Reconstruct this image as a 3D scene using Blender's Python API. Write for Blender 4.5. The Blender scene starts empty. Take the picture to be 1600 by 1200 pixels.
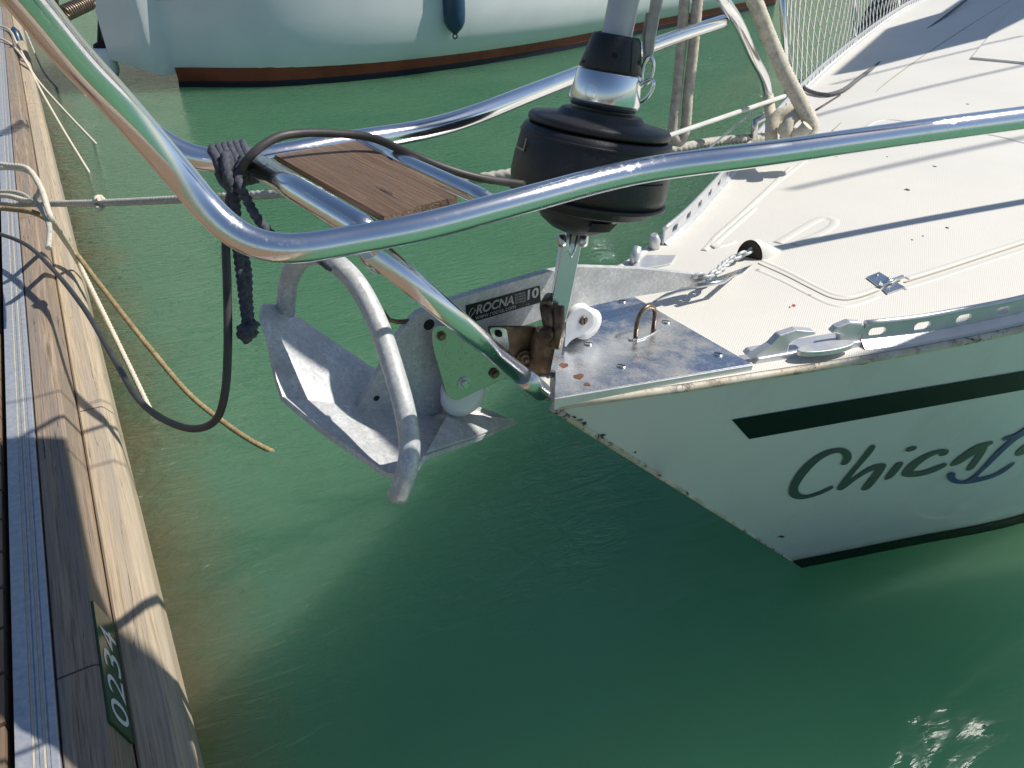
import bpy, bmesh, math, random
from mathutils import Vector, Matrix
from mathutils.bvhtree import BVHTree
from mathutils.geometry import tessellate_polygon
random.seed(7)
R = math.radians
S = bpy.context.scene
COL = S.collection

# ------------------------------------------------------------------ camera, sky, sun
CAM = Vector((0, 0, 1.9)); PITCH = R(33); FPX = 1150.0
cd = bpy.data.cameras.new('camera'); cam = bpy.data.objects.new('camera', cd); COL.objects.link(cam)
cam.location = CAM; cam.rotation_euler = (R(90) - PITCH, 0, 0)
cd.sensor_width = 36; cd.lens = 36 * FPX / 1600; cd.clip_end = 2000; cd.clip_start = 0.02
S.camera = cam
SUNV = Vector((0.90, 0.12, 1.07)).normalized()          # towards the sun
sun_el = math.asin(SUNV.z)
W = bpy.data.worlds.new('World'); S.world = W; W.use_nodes = True
nt = W.node_tree
sky = nt.nodes.new('ShaderNodeTexSky'); sky.sky_type = 'NISHITA'; sky.sun_disc = False
sky.sun_elevation = sun_el; sky.sun_rotation = math.atan2(SUNV.x, SUNV.y)
sky.air_density = 1.0; sky.dust_density = 0.6; sky.ozone_density = 3.0
nt.links.new(sky.outputs[0], nt.nodes['Background'].inputs[0]); nt.nodes['Background'].inputs[1].default_value = 0.09
sd = bpy.data.lights.new('sun', 'SUN'); sd.energy = 5.0; sd.angle = R(0.53); sd.color = (1, 0.95, 0.87)
so = bpy.data.objects.new('sun', sd); COL.objects.link(so); so.rotation_euler = SUNV.to_track_quat('Z', 'Y').to_euler()
S.view_settings.view_transform = 'Standard'; S.view_settings.look = 'None'; S.view_settings.exposure = 0.0; S.view_settings.gamma = 1; S.cycles.use_denoising = True

# ------------------------------------------------------------------ geometry from the photographed directions
cF = Vector((0, math.cos(PITCH), -math.sin(PITCH))); cD = Vector((0, -math.sin(PITCH), -math.cos(PITCH))); cR = Vector((1, 0, 0))
def ray(px, py): return cF + cR * ((px - 800) / FPX) + cD * ((py - 600) / FPX)
def P(px, py, z):
    d = ray(px, py); return CAM + d * ((z - CAM.z) / d.z)
def D(px, py, t): return CAM + ray(px, py) * t
N30 = Vector((-0.5, 0.866, 0)); C30 = Vector((0.866, 0.5, 0))
def A(px, py, off=1.004):                                   # on the vertical plane of the anchor shank
    d = ray(px, py); return CAM + d * (off / d.dot(N30))
UD = Vector((-0.509, 0.861, 0)); WD = Vector((0.861, 0.509, 0))   # along / across the dock
def DP(u, w, z): return UD * u + WD * w + Vector((0, 0, z))

# ------------------------------------------------------------------ object helpers
WM = {}
def tag(o, label=None, cat=None, group=None, kind=None):
    if label: o['label'] = label
    if cat: o['category'] = cat
    if group: o['group'] = group
    if kind: o['kind'] = kind
    return o
def link(o, parent=None):
    COL.objects.link(o)
    if parent is not None:
        o.parent = parent; o.matrix_parent_inverse = WM.get(parent.name, Matrix()).inverted()
    return o
def thing(name, label, cat, loc, group=None):
    o = bpy.data.objects.new(name, None); COL.objects.link(o); o.location = loc; o.empty_display_size = .1
    WM[o.name] = Matrix.Translation(Vector(loc)); return tag(o, label, cat, group)

class MB:
    def __init__(s): s.v = []; s.f = []; s.sm = []
    def add(s, verts, faces, smooth=False):
        b = len(s.v); s.v += [Vector(v) for v in verts]
        for f in faces: s.f.append([b + i for i in f]); s.sm.append(smooth)
        return s
    def build(s, name, m, parent=None, bevel=0, subd=0, autos=True):
        me = bpy.data.meshes.new(name); me.from_pydata([tuple(v) for v in s.v], [], s.f)
        bm = bmesh.new(); bm.from_mesh(me); bmesh.ops.recalc_face_normals(bm, faces=bm.faces); bm.to_mesh(me); bm.free()
        if len(me.polygons) == len(s.sm):
            me.polygons.foreach_set('use_smooth', s.sm)
        me.materials.append(m); me.update()
        o = bpy.data.objects.new(name, me); link(o, parent)
        if bevel:
            b = o.modifiers.new('bevel', 'BEVEL'); b.width = bevel; b.segments = 2; b.limit_method = 'ANGLE'; b.angle_limit = R(40)
        return o
    # ---- shapes
    def tube(s, pts, r, n=16, caps=True, smooth=True, rope=0, lobes=3, twist=0, flat=1.0, up=None):
        pts = [Vector(p) for p in pts]; m = len(pts)
        rr = r if isinstance(r, (list, tuple)) else [r] * m
        T = []
        for i in range(m):
            a = pts[max(0, i - 1)]; b = pts[min(m - 1, i + 1)]; T.append((b - a).normalized())
        X = (up or Vector((0.13, 0.21, 0.97))).cross(T[0])
        if X.length < 1e-3: X = Vector((1, 0, 0)).cross(T[0])
        X.normalize(); ang = 0; vs = []; L = 0
        for i in range(m):
            X = (X - T[i] * X.dot(T[i])).normalized(); Y = T[i].cross(X)
            if i: L += (pts[i] - pts[i - 1]).length
            for k in range(n):
                th = 2 * math.pi * k / n; q = rr[i]
                if rope: q *= 1 - rope * (1 - abs(math.cos(lobes * 0.5 * (th - L * twist)))) * 1.6
                vs.append(pts[i] + X * (math.cos(th) * q) + Y * (math.sin(th) * q * flat))
        fs = []
        for i in range(m - 1):
            for k in range(n):
                k2 = (k + 1) % n; fs.append((i * n + k, i * n + k2, (i + 1) * n + k2, (i + 1) * n + k))
        if caps: fs.append(tuple(range(n))[::-1]); fs.append(tuple((m - 1) * n + k for k in range(n)))
        b = len(s.v); s.v += vs
        for j, f in enumerate(fs): s.f.append([b + i for i in f]); s.sm.append(smooth and len(f) == 4)
        return s
    def lathe(s, o, ax, prof, n=40, sx=1.0, xdir=None):        # prof = [(h, r)]
        ax = Vector(ax).normalized(); X = (xdir or Vector((1, 0, 0))); X = (X - ax * X.dot(ax)).normalized(); Y = ax.cross(X)
        vs = []
        for h, r in prof:
            for k in range(n):
                th = 2 * math.pi * k / n; vs.append(Vector(o) + ax * h + (X * math.cos(th) * sx + Y * math.sin(th)) * max(r, 1e-5))
        fs = []
        for i in range(len(prof) - 1):
            for k in range(n):
                k2 = (k + 1) % n; fs.append((i * n + k, i * n + k2, (i + 1) * n + k2, (i + 1) * n + k))
        b = len(s.v); s.v += vs
        for f in fs: s.f.append([b + i for i in f]); s.sm.append(True)
        s.f.append([b + k for k in range(n)]); s.sm.append(False)
        s.f.append([b + (len(prof) - 1) * n + k for k in range(n)]); s.sm.append(False)
        return s
    def slab(s, poly, nrm, th):                                # polygon extruded along -nrm
        poly = [Vector(p) for p in poly]; n = len(poly); nv = Vector(nrm).normalized() * th
        vs = poly + [p - nv for p in poly]
        tri = tessellate_polygon([poly])
        fs = [tuple(t) for t in tri] + [tuple(n + i for i in reversed(t)) for t in tri]
        fs += [(i, (i + 1) % n, n + (i + 1) % n, n + i) for i in range(n)]
        return s.add(vs, fs)
    def box(s, c, x, y, z, hx, hy, hz):
        c = Vector(c); vs = []
        for a in (-1, 1):
            for b in (-1, 1):
                for d in (-1, 1): vs.append(c + x * (a * hx) + y * (b * hy) + z * (d * hz))
        return s.add(vs, [(0, 1, 3, 2), (4, 6, 7, 5), (0, 4, 5, 1), (2, 3, 7, 6), (0, 2, 6, 4), (1, 5, 7, 3)])
    def sphere(s, c, r, n=16, m=10, sc=(1, 1, 1)):
        vs = []; fs = []
        for i in range(m + 1):
            ph = math.pi * i / m
            for k in range(n):
                th = 2 * math.pi * k / n
                vs.append(Vector(c) + Vector((math.sin(ph) * math.cos(th) * sc[0], math.sin(ph) * math.sin(th) * sc[1], math.cos(ph) * sc[2])) * r)
        for i in range(m):
            for k in range(n): fs.append((i * n + k, i * n + (k + 1) % n, (i + 1) * n + (k + 1) % n, (i + 1) * n + k))
        return s.add(vs, fs, True)
def smooth(pts, per=8):                                        # Catmull-Rom through the points
    p = [Vector(q) for q in pts]; p = [p[0] * 2 - p[1]] + p + [p[-1] * 2 - p[-2]]; out = []
    def g(a, b): return max(1e-4, (b - a).length ** .5)
    for i in range(1, len(p) - 2):                            # centripetal knots
        a, b, c, d = p[i - 1], p[i], p[i + 1], p[i + 2]; t0 = 0; t1 = g(a, b); t2 = t1 + g(b, c); t3 = t2 + g(c, d)
        for k in range(per):
            t = t1 + (t2 - t1) * k / per
            A1 = a * ((t1 - t) / (t1 - t0)) + b * ((t - t0) / (t1 - t0)); A2 = b * ((t2 - t) / (t2 - t1)) + c * ((t - t1) / (t2 - t1)); A3 = c * ((t3 - t) / (t3 - t2)) + d * ((t - t2) / (t3 - t2))
            B1 = A1 * ((t2 - t) / (t2 - t0)) + A2 * ((t - t0) / (t2 - t0)); B2 = A2 * ((t3 - t) / (t3 - t1)) + A3 * ((t - t1) / (t3 - t1))
            out.append(B1 * ((t2 - t) / (t2 - t1)) + B2 * ((t - t1) / (t2 - t1)))
    out.append(p[-2]); return out
def resample(pts, step):
    out = [pts[0]]; acc = 0
    for a, b in zip(pts, pts[1:]):
        L = (b - a).length; 
        if L < 1e-9: continue
        d = step - acc
        while d <= L: out.append(a + (b - a) * (d / L)); d += step
        acc = L - (d - step)
    if (out[-1] - pts[-1]).length > step * .3: out.append(pts[-1])
    return out
def relax(pts, n=40):
    p = list(pts)
    for _ in range(n): p = [p[0]] + [(p[i - 1] + p[i] * 2 + p[i + 1]) / 4 for i in range(1, len(p) - 1)] + [p[-1]]
    return p
def rounded(poly2, r, n=5):                                    # round the corners of a 2-D polygon
    out = []; m = len(poly2)
    for i in range(m):
        p = Vector(poly2[i]); a = Vector(poly2[i - 1]); b = Vector(poly2[(i + 1) % m])
        ra = min(r, (a - p).length * .45, (b - p).length * .45)
        s0 = p + (a - p).normalized() * ra; s1 = p + (b - p).normalized() * ra
        for k in range(n + 1):
            t = k / n; out.append(s0 * (1 - t) ** 2 + p * 2 * t * (1 - t) + s1 * t * t)
    return out

# ------------------------------------------------------------------ materials
def newmat(name):
    m = bpy.data.materials.new(name); m.use_nodes = True; t = m.node_tree
    return m, t, t.nodes['Principled BSDF']
def nd(t, kind, **kw):
    n = t.nodes.new(kind)
    for k, v in kw.items(): setattr(n, k, v)
    return n
def coords(t, scale=(1, 1, 1), rot=(0, 0, 0)):
    tc = nd(t, 'ShaderNodeTexCoord'); mr = nd(t, 'ShaderNodeMapping'); mp = nd(t, 'ShaderNodeMapping')
    mr.inputs['Rotation'].default_value = rot; mp.inputs['Scale'].default_value = scale   # turn first, then stretch
    t.links.new(tc.outputs['Object'], mr.inputs[0]); t.links.new(mr.outputs[0], mp.inputs[0]); return mp.outputs[0]
def noise(t, vec, scale, detail=4, rough=.55, dist=0):
    n = nd(t, 'ShaderNodeTexNoise'); n.inputs['Scale'].default_value = scale; n.inputs['Detail'].default_value = detail
    n.inputs['Roughness'].default_value = rough; n.inputs['Distortion'].default_value = dist
    if vec: t.links.new(vec, n.inputs['Vector'])
    return n.outputs['Fac']
def ramp(t, fac, stops):
    r = nd(t, 'ShaderNodeValToRGB'); e = r.color_ramp.elements
    while len(e) < len(stops): e.new(.5)
    for el, (p, c) in zip(e, stops):
        el.position = p; el.color = tuple(c) + (1,) if hasattr(c, '__len__') else (c, c, c, 1)
    t.links.new(fac, r.inputs[0]); return r.outputs[0]
def bump(t, b, h, strength=.3, dist=.002, prev=None):
    n = nd(t, 'ShaderNodeBump'); n.inputs['Strength'].default_value = strength; n.inputs['Distance'].default_value = dist
    t.links.new(h, n.inputs['Height'])
    if prev: t.links.new(prev, n.inputs['Normal'])
    t.links.new(n.outputs[0], b.inputs['Normal']); return n.outputs[0]
def mix(t, fac, a, b, mode='MIX'):
    n = nd(t, 'ShaderNodeMix', data_type='RGBA', blend_type=mode)
    for s_, v in ((0, fac), (6, a), (7, b)):
        if hasattr(v, 'is_output'): t.links.new(v, n.inputs[s_])
        else: n.inputs[s_].default_value = v if s_ == 0 else tuple(v) + (1,)
    return n.outputs[2]
def simple(name, c, rough=.5, metal=0, var=.12, scale=12, bstr=0, bscale=60, rvar=0, stain=None, stain_pos=(.6, .7), stain_scale=9):
    m, t, b = newmat(name); v = coords(t)
    f = noise(t, v, scale); lo = tuple(x * (1 - var) for x in c); hi = tuple(min(1, x * (1 + var)) for x in c)
    col = ramp(t, f, [(.3, lo), (.7, hi)])
    if stain:
        sf = ramp(t, noise(t, v, stain_scale, 6, .65), [(stain_pos[0], 0.0), (stain_pos[1], 1.0)])
        col = mix(t, sf, col, stain)
    t.links.new(col, b.inputs['Base Color']); b.inputs['Metallic'].default_value = metal; b.inputs['Roughness'].default_value = rough
    if rvar:
        rf = ramp(t, noise(t, v, scale * 3, 5, .7), [(.3, max(0.02, rough - rvar)), (.75, rough + rvar)]); t.links.new(rf, b.inputs['Roughness'])
    if bstr: bump(t, b, noise(t, v, bscale, 4), bstr, .002)
    return m
M = {}
def chrome(name, c=(.88, .88, .88), rough=.15, dirt=.4):
    m, t, b = newmat(name); v = coords(t)
    spots = ramp(t, noise(t, v, 90, 6, .75), [(.52, 0.0), (.72, 1.0)])
    big = ramp(t, noise(t, v, 9, 4, .6), [(.4, 0.0), (.7, 1.0)])
    k = nd(t, 'ShaderNodeMath', operation='MULTIPLY'); t.links.new(spots, k.inputs[0]); t.links.new(big, k.inputs[1])
    ka = nd(t, 'ShaderNodeMath', operation='MULTIPLY_ADD'); t.links.new(k.outputs[0], ka.inputs[0]); ka.inputs[1].default_value = dirt; ka.inputs[2].default_value = rough
    t.links.new(ka.outputs[0], b.inputs['Roughness']); b.inputs['Metallic'].default_value = 1
    t.links.new(mix(t, k.outputs[0], c, tuple(x * .8 for x in c)), b.inputs['Base Color'])
    return m
M['chrome'] = chrome('polished_steel')
M['steel'] = chrome('dull_steel', (.62, .63, .62), .24, .35)
M['steel_plate'] = chrome('cheek_steel', (.5, .52, .47), .2, .5)
M['rusty'] = simple('rusty_steel', (.20, .13, .08), .45, .6, .5, 40, .3, 90, .1, (.05, .035, .03), (.5, .65), 25)
M['dark'] = simple('black_shadow_gap', (.01, .01, .01), .8)
M['black'] = simple('black_plastic', (.022, .022, .024), .42, 0, .2, 20, .35, 420, .08, (.06, .062, .066), (.62, .88), 38)
M['cable'] = simple('black_rubber', (.05, .047, .045), .5, 0, .3, 30, .2, 80)
M['cablew'] = simple('grey_dusty_rubber', (.16, .14, .13), .6, 0, .4, 30, .3, 120)
M['white'] = simple('white_nylon', (.82, .82, .8), .35, 0, .04, 8)
M['sole'] = simple('grey_foil', (.5, .51, .53), .35, .2, .05, 8)
M['alu'] = simple('anodised_aluminium', (.62, .63, .64), .38, .55, .08, 30, .1, 80, .08)
M['blue'] = simple('blue_vinyl', (.02, .06, .12), .3, 0, .15, 4)
M['ink'] = simple('dark_green_paint', (.002, .011, .010), .45, 0, .1, 5); M['ink'].node_tree.nodes['Principled BSDF'].inputs['Specular IOR Level'].default_value = .15
M['letter'] = simple('grey_green_vinyl', (.055, .09, .08), .35, 0, .06, 5)
M['letterb'] = simple('navy_vinyl', (.006, .03, .2), .3, 0, .06, 5)
M['redstripe'] = simple('brown_red_antifoul', (.25, .05, .022), .5, 0, .25, 3)
M['navy'] = simple('dark_blue_antifoul', (.012, .012, .03), .5, 0, .25, 3)
M['whitepaint'] = simple('white_digits', (.8, .82, .82), .3, 0, .03, 5)
M['greenplate'] = simple('green_plate', (.02, .085, .025), .22, 0, .08, 5)
M['sticker'] = simple('black_sticker', (.012, .012, .013), .35, 0, .2, 60, 0, 60, 0, (.25, .24, .22), (.66, .7), 60)
M['stickertext'] = simple('silver_lettering', (.5, .5, .48), .4, .2, .3, 80)
M['rope'] = simple('cream_rope', (.62, .57, .46), .9, 0, .2, 120, .6, 300)
M['ropegrey'] = simple('grey_weathered_rope', (.47, .45, .39), .95, 0, .25, 90, .6, 300)
M['ropetan'] = simple('tan_weedy_rope', (.30, .23, .12), .95, 0, .35, 40, .6, 300)
M['ropeblack'] = simple('black_rope', (.07, .077, .10), .8, 0, .4, 150, .6, 300)
M['netcord'] = simple('white_cord', (.72, .70, .64), .9, 0, .1, 90)
M['webbing'] = simple('cream_webbing', (.5, .45, .37), .9, 0, .25, 60, .5, 400)
M['tarnish'] = simple('tarnished_bronze', (.20, .15, .11), .35, .8, .3, 60, .1, 100)

def galv():
    m, t, b = newmat('galvanised_steel'); v = coords(t)
    vo = nd(t, 'ShaderNodeTexVoronoi'); vo.inputs['Scale'].default_value = 230; t.links.new(v, vo.inputs['Vector'])
    c1 = ramp(t, vo.outputs['Color'], [(.1, (.50, .505, .505)), (.9, (.74, .745, .74))])
    f = ramp(t, noise(t, v, 22, 6, .7), [(.35, 0.0), (.75, 1.0)])
    t.links.new(mix(t, f, c1, (.42, .43, .43)), b.inputs['Base Color'])
    b.inputs['Metallic'].default_value = .2; b.inputs['Roughness'].default_value = .48
    t.links.new(ramp(t, noise(t, v, 60, 4), [(.3, .36), (.7, .6)]), b.inputs['Roughness'])
    bump(t, b, noise(t, v, 160, 4), .25, .0015); return m
M['galv'] = galv()
def plate():
    m, t, b = newmat('scratched_bow_plate'); v = coords(t)
    sc = ramp(t, noise(t, coords(t, (1, 9, 1), (0, 0, .6)), 60, 6, .8), [(.3, .17), (.75, .42)])
    salt = ramp(t, noise(t, v, 9, 7, .75), [(.46, 0.0), (.66, .85)])
    t.links.new(mix(t, salt, (.62, .64, .68), (.55, .50, .42)), b.inputs['Base Color'])
    t.links.new(mix(t, salt, (1, 1, 1), (.35, .35, .35)), b.inputs['Metallic']); t.links.new(sc, b.inputs['Roughness'])
    bump(t, b, noise(t, v, 30, 3), .05, .002); return m
M['plate'] = plate()
def wood(name, cols, rotz, grain=18, rough=.8, stretch=.06, crack=.6, bs=.5):
    m, t, b = newmat(name); v = coords(t, (stretch, 1, 1), (0, 0, rotz))
    g = noise(t, v, grain * 4, 6, .65, .4); big = noise(t, v, grain * .7, 3, .5)
    c = ramp(t, g, [(.25, cols[0]), (.5, cols[1]), (.75, cols[2])])
    c = mix(t, ramp(t, big, [(.4, 0.0), (.65, .75)]), c, cols[3])
    ck = ramp(t, noise(t, v, grain * 2.2, 8, .75, .8), [(.355, 1.0), (.40, 0.0)])
    c = mix(t, ck, c, tuple(x * .22 for x in cols[0]))
    t.links.new(c, b.inputs['Base Color']); b.inputs['Roughness'].default_value = rough
    bump(t, b, g, bs, .004); return m
rot_d = -math.atan2(UD.y, UD.x)
M['timber'] = wood('weathered_timber', [(.10, .075, .055), (.31, .23, .16), (.47, .36, .265), (.22, .19, .165)], rot_d, 42, stretch=.03)
M['timber2'] = wood('pale_timber', [(.24, .19, .13), (.46, .37, .255), (.57, .48, .35), (.36, .315, .26)], rot_d, 36, stretch=.03, bs=.4)
M['planks'] = wood('brown_planks', [(.10, .06, .035), (.22, .14, .08), (.32, .22, .14), (.24, .18, .13)], rot_d, 12)
def gel(name, c, rough=.3, groove=0, rotz=0):
    m, t, b = newmat(name); v = coords(t)
    f = noise(t, v, 2.2, 5, .6)
    col = ramp(t, f, [(.3, tuple(x * .93 for x in c)), (.7, c)])
    sp = ramp(t, noise(t, v, 26, 8, .8), [(.69, 0.0), (.74, 1.0)])
    col = mix(t, sp, col, (c[0] * .55, c[1] * .48, c[2] * .38))
    if 'hull' in name:                                        # run-off streaks and a stained waterline
        sx = coords(t, (1, 1, .06)); stk = ramp(t, noise(t, sx, 7, 6, .7), [(.52, 0.0), (.8, .35)]); col = mix(t, stk, col, (c[0] * .72, c[1] * .66, c[2] * .52))
        sp_z = nd(t, 'ShaderNodeSeparateXYZ'); tc = nd(t, 'ShaderNodeTexCoord'); t.links.new(tc.outputs['Object'], sp_z.inputs[0])
        az = nd(t, 'ShaderNodeMath', operation='MULTIPLY_ADD'); t.links.new(noise(t, v, 9, 5, .7), az.inputs[0]); az.inputs[1].default_value = -.12; t.links.new(sp_z.outputs['Z'], az.inputs[2])
        col = mix(t, ramp(t, az.outputs[0], [(.02, .6), (.09, 0.0)]), col, (.42, .42, .24))
    t.links.new(col, b.inputs['Base Color']); b.inputs['Roughness'].default_value = rough
    if groove:
        w = nd(t, 'ShaderNodeTexWave'); w.bands_direction = 'X'; w.inputs['Scale'].default_value = groove; w.inputs['Distortion'].default_value = 0
        t.links.new(coords(t, (1, 1, 1), (0, 0, rotz)), w.inputs['Vector'])
        p = bump(t, b, w.outputs['Fac'], .3, .0009)
    return m
M['hull'] = gel('white_gelcoat_hull', (.73, .75, .75), .22)
M['deck'] = gel('cream_nonskid_deck', (.735, .71, .645), .55, 78, R(25))
M['deckplain'] = gel('cream_deck_moulding', (.75, .73, .66), .4)
def chipped():
    m, t, b = newmat('chipped_cream_edge'); v = coords(t)
    f = ramp(t, noise(t, v, 30, 9, .8, .6), [(.53, 0.0), (.56, 1.0)])
    f2 = ramp(t, noise(t, v, 11, 5, .6), [(.45, 0.0), (.62, 1.0)])
    c = mix(t, f2, (.66, .61, .5), (.5, .42, .3)); k = nd(t, 'ShaderNodeMath', operation='MULTIPLY'); t.links.new(f, k.inputs[0]); t.links.new(ramp(t, noise(t, v, 6, 2), [(.45, 0.0), (.55, 1.0)]), k.inputs[1])
    t.links.new(mix(t, k.outputs[0], c, (.035, .03, .025)), b.inputs['Base Color']); b.inputs['Roughness'].default_value = .5
    bump(t, b, f, .5, -.002); return m
M['chip'] = chipped()
M['hull2'] = gel('neighbour_gelcoat', (.80, .82, .84), .2)
def grooved():
    m, t, b = newmat('ribbed_alloy'); v = coords(t)
    t.links.new(ramp(t, noise(t, v, 50, 6, .7), [(.3, (.36, .38, .42)), (.7, (.55, .57, .6))]), b.inputs['Base Color'])
    b.inputs['Metallic'].default_value = .45; b.inputs['Roughness'].default_value = .5
    bump(t, b, noise(t, v, 90, 4), .3, .001); return m
M['ribbed'] = grooved()
M['inlay'] = simple('cream_grip_inlay', (.5, .46, .36), .8, 0, .15, 40)
def water():
    m, t, b = newmat('harbour_water'); v = coords(t)
    dot = nd(t, 'ShaderNodeVectorMath', operation='DOT_PRODUCT'); t.links.new(v, dot.inputs[0]); dot.inputs[1].default_value = (WD.x, WD.y, 0)
    ad = nd(t, 'ShaderNodeMath', operation='MULTIPLY_ADD'); t.links.new(noise(t, v, 2.3, 4, .6), ad.inputs[0]); ad.inputs[1].default_value = .5; t.links.new(dot.outputs['Value'], ad.inputs[2])
    silt = ramp(t, ad.outputs[0], [(.08, 1.0), (.42, 0.0)])           # stirred silt beside the pontoon
    base = ramp(t, noise(t, v, .9, 4, .55), [(.3, (.080, .215, .120)), (.7, (.104, .245, .140))])
    t.links.new(mix(t, silt, base, (.16, .18, .09)), b.inputs['Base Color'])
    b.inputs['Subsurface Weight'].default_value = 1.0; b.inputs['Subsurface Radius'].default_value = (.6, 1.0, .75); b.inputs['Subsurface Scale'].default_value = 2.2
    b.subsurface_method = 'RANDOM_WALK' if False else 'BURLEY'
    b.inputs['Roughness'].default_value = .02; b.inputs['IOR'].default_value = 1.333
    v2 = coords(t, (1, 2.8, 1), (0, 0, R(-24)))
    n1 = noise(t, v2, 1.6, 2, .5, .6); n2 = noise(t, v2, 7, 3, .55, 1.2); n3 = noise(t, v2, 26, 2, .5, .5)
    # breeze patches: rippled in open water, smooth in the lee of the bow
    dist = nd(t, 'ShaderNodeVectorMath', operation='DOT_PRODUCT'); t.links.new(v, dist.inputs[0]); dist.inputs[1].default_value = (-.55, .50, 0)
    am = nd(t, 'ShaderNodeMath', operation='MULTIPLY_ADD'); t.links.new(noise(t, v, .8, 3, .5), am.inputs[0]); am.inputs[1].default_value = 1.2; t.links.new(dist.outputs['Value'], am.inputs[2])
    amp = ramp(t, am.outputs[0], [(.0, .06), (.55, .35), (1.0, 1.0)])
    amr = nd(t, 'ShaderNodeMapRange'); t.links.new(am.outputs[0], amr.inputs[0]); amr.inputs[1].default_value = 1.25; amr.inputs[2].default_value = 4.4; amr.inputs[3].default_value = .015; amr.inputs[4].default_value = 3.0
    k = nd(t, 'ShaderNodeMath', operation='MULTIPLY_ADD'); t.links.new(n3, k.inputs[0]); k.inputs[1].default_value = .18; t.links.new(n2, k.inputs[2])
    k2 = nd(t, 'ShaderNodeMath', operation='MULTIPLY'); t.links.new(k.outputs[0], k2.inputs[0]); t.links.new(amr.outputs[0], k2.inputs[1])
    p = bump(t, b, n1, .35, .05)
    bump(t, b, k2.outputs[0], .9, .075, p); return m
M['water'] = water()

# ------------------------------------------------------------------ water
w_ = MB(); w_.add([(-400, -400, 0), (400, -400, 0), (400, 600, 0), (-400, 600, 0)], [(0, 1, 2, 3)])
tag(w_.build('water', M['water']), 'green harbour water with small ripples', kind='structure')

# ------------------------------------------------------------------ pontoon
dock = thing('pontoon', 'weathered timber pontoon with ribbed metal edge strip along the left', 'pontoon', DP(1, -.5, 0))
U0, U1 = -5, 16
def dprof(mb, prof, u0=U0, u1=U1, seg=1):
    n = len(prof)
    for j in range(seg):
        a = u0 + (u1 - u0) * j / seg; c = u0 + (u1 - u0) * (j + 1) / seg
        vs = [DP(a, w, z) for w, z in prof] + [DP(c, w, z) for w, z in prof]
        mb.add(vs, [tuple(range(n))[::-1], tuple(range(n, 2 * n))] + [(i, (i + 1) % n, n + (i + 1) % n, n + i) for i in range(n)])
    return mb
mb = MB()
prof = [(-.425, .46), (-.425, .502), (-.385, .502)]
for k, w0 in enumerate((-.392, -.374)): pass
prof = [(-.425, .45), (-.425, .503), (-.396, .503), (-.396, .5), (-.390, .5), (-.390, .503), (-.386, .503), (-.386, .5), (-.383, .5), (-.383, .503), (-.377, .503), (-.377, .5), (-.371, .5), (-.371, .503), (-.367, .503), (-.367, .5), (-.364, .5), (-.364, .503), (-.352, .503), (-.350, .5), (-.350, .45)]
dprof(mb, prof).build('edge_strip', M['ribbed'], dock)
mb = MB()
for w0 in (-.3955, -.3765): dprof(mb, [(w0, .499), (w0, .5015), (w0 + .005, .5015), (w0 + .005, .499)])
mb.build('grip_inlay', M['inlay'], dock)
# edge beam in lengths with joints
beam = [(-.346, .33), (-.346, .494), (-.343, .498), (-.275, .498), (-.264, .493), (-.243, .388), (-.242, .33)]
us = [-5, -1.9, 1.35, 4.6, 7.9, 11.2, 16]
for a, c in zip(us, us[1:]):
    dprof(MB(), beam, a + .003, c - .003).build('edge_beam', M['timber'], dock)
board = [(-.239, .20), (-.239, .380), (-.233, .385), (-.168, .383), (-.160, .379), (-.138, .345), (-.135, .335), (-.134, .20)]
us = [-5, -.4, P(134, 643, .38).dot(UD), 5.2, 8.3, 11.8, 16]
for a, c in zip(us, us[1:]):
    dprof(MB(), board, a + .004, c - .004).build('rubbing_board', M['timber2'], dock)
dprof(MB(), [(-2.3, .12), (-2.3, .40), (-.43, .40), (-.24, .30), (-.24, -.15), (-2.3, -.15)]).build('float_body', M['dark'], dock)
for k in range(150):
    u = U0 + .14 * k
    mb = MB(); dprof(mb, [(-2.3, .465), (-2.3, .492), (-.445, .492), (-.445, .465)], u, u + .128); 
    if k < 100: mb.build('deck_plank', M['planks'], dock)
dprof(MB(), [(-2.3, .40), (-2.3, .463), (-.45, .463), (-.45, .40)]).build('plank_bearer', M['planks'], dock)

# number plate on the beam's slanting face
FA = Vector((-.264, .493)); FB = Vector((-.243, .388)); fdir = (FB - FA); fn2 = Vector((fdir.y, -fdir.x)).normalized() * -1
fnrm = (WD * (-fdir.y) + Vector((0, 0, fdir.x))).normalized()
def FP(u, v, lift): 
    q = FA + fdir * v; return DP(u, q.x, q.y) + fnrm * lift
uA = P(172, 1127, .49).dot(UD); uB = P(146, 938, .49).dot(UD)
npl = thing('number_plate', 'green berth number plate reading 0234 on the slanting face of the timber beam', 'number plate', FP(uA, .5, 0))
mb = MB(); cs = [(uA, .03), (uB, .03), (uB, .97), (uA, .97)]
mb.slab([FP(u, v, .006) for u, v in cs], fnrm, .005).build('plate', M['greenplate'], npl, bevel=.0008)
def text_tris(body, shear=0, bold=0):
    c = bpy.data.curves.new('t', 'FONT'); c.body = body; c.shear = shear; c.offset = bold; c.resolution_u = 6
    o = bpy.data.objects.new('t', c); COL.objects.link(o)
    dg = bpy.context.evaluated_depsgraph_get(); dg.update(); me = o.evaluated_get(dg).to_mesh()
    vs = [v.co.copy() for v in me.vertices]; fs = [tuple(p.vertices) for p in me.polygons]
    bpy.data.objects.remove(o); bpy.data.curves.remove(c)
    x0 = min(v.x for v in vs); x1 = max(v.x for v in vs); y0 = min(v.y for v in vs); y1 = max(v.y for v in vs)
    return [((v.x - x0) / (x1 - x0), (v.y - y0) / (y1 - y0)) for v in vs], fs
L = uB - uA
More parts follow.
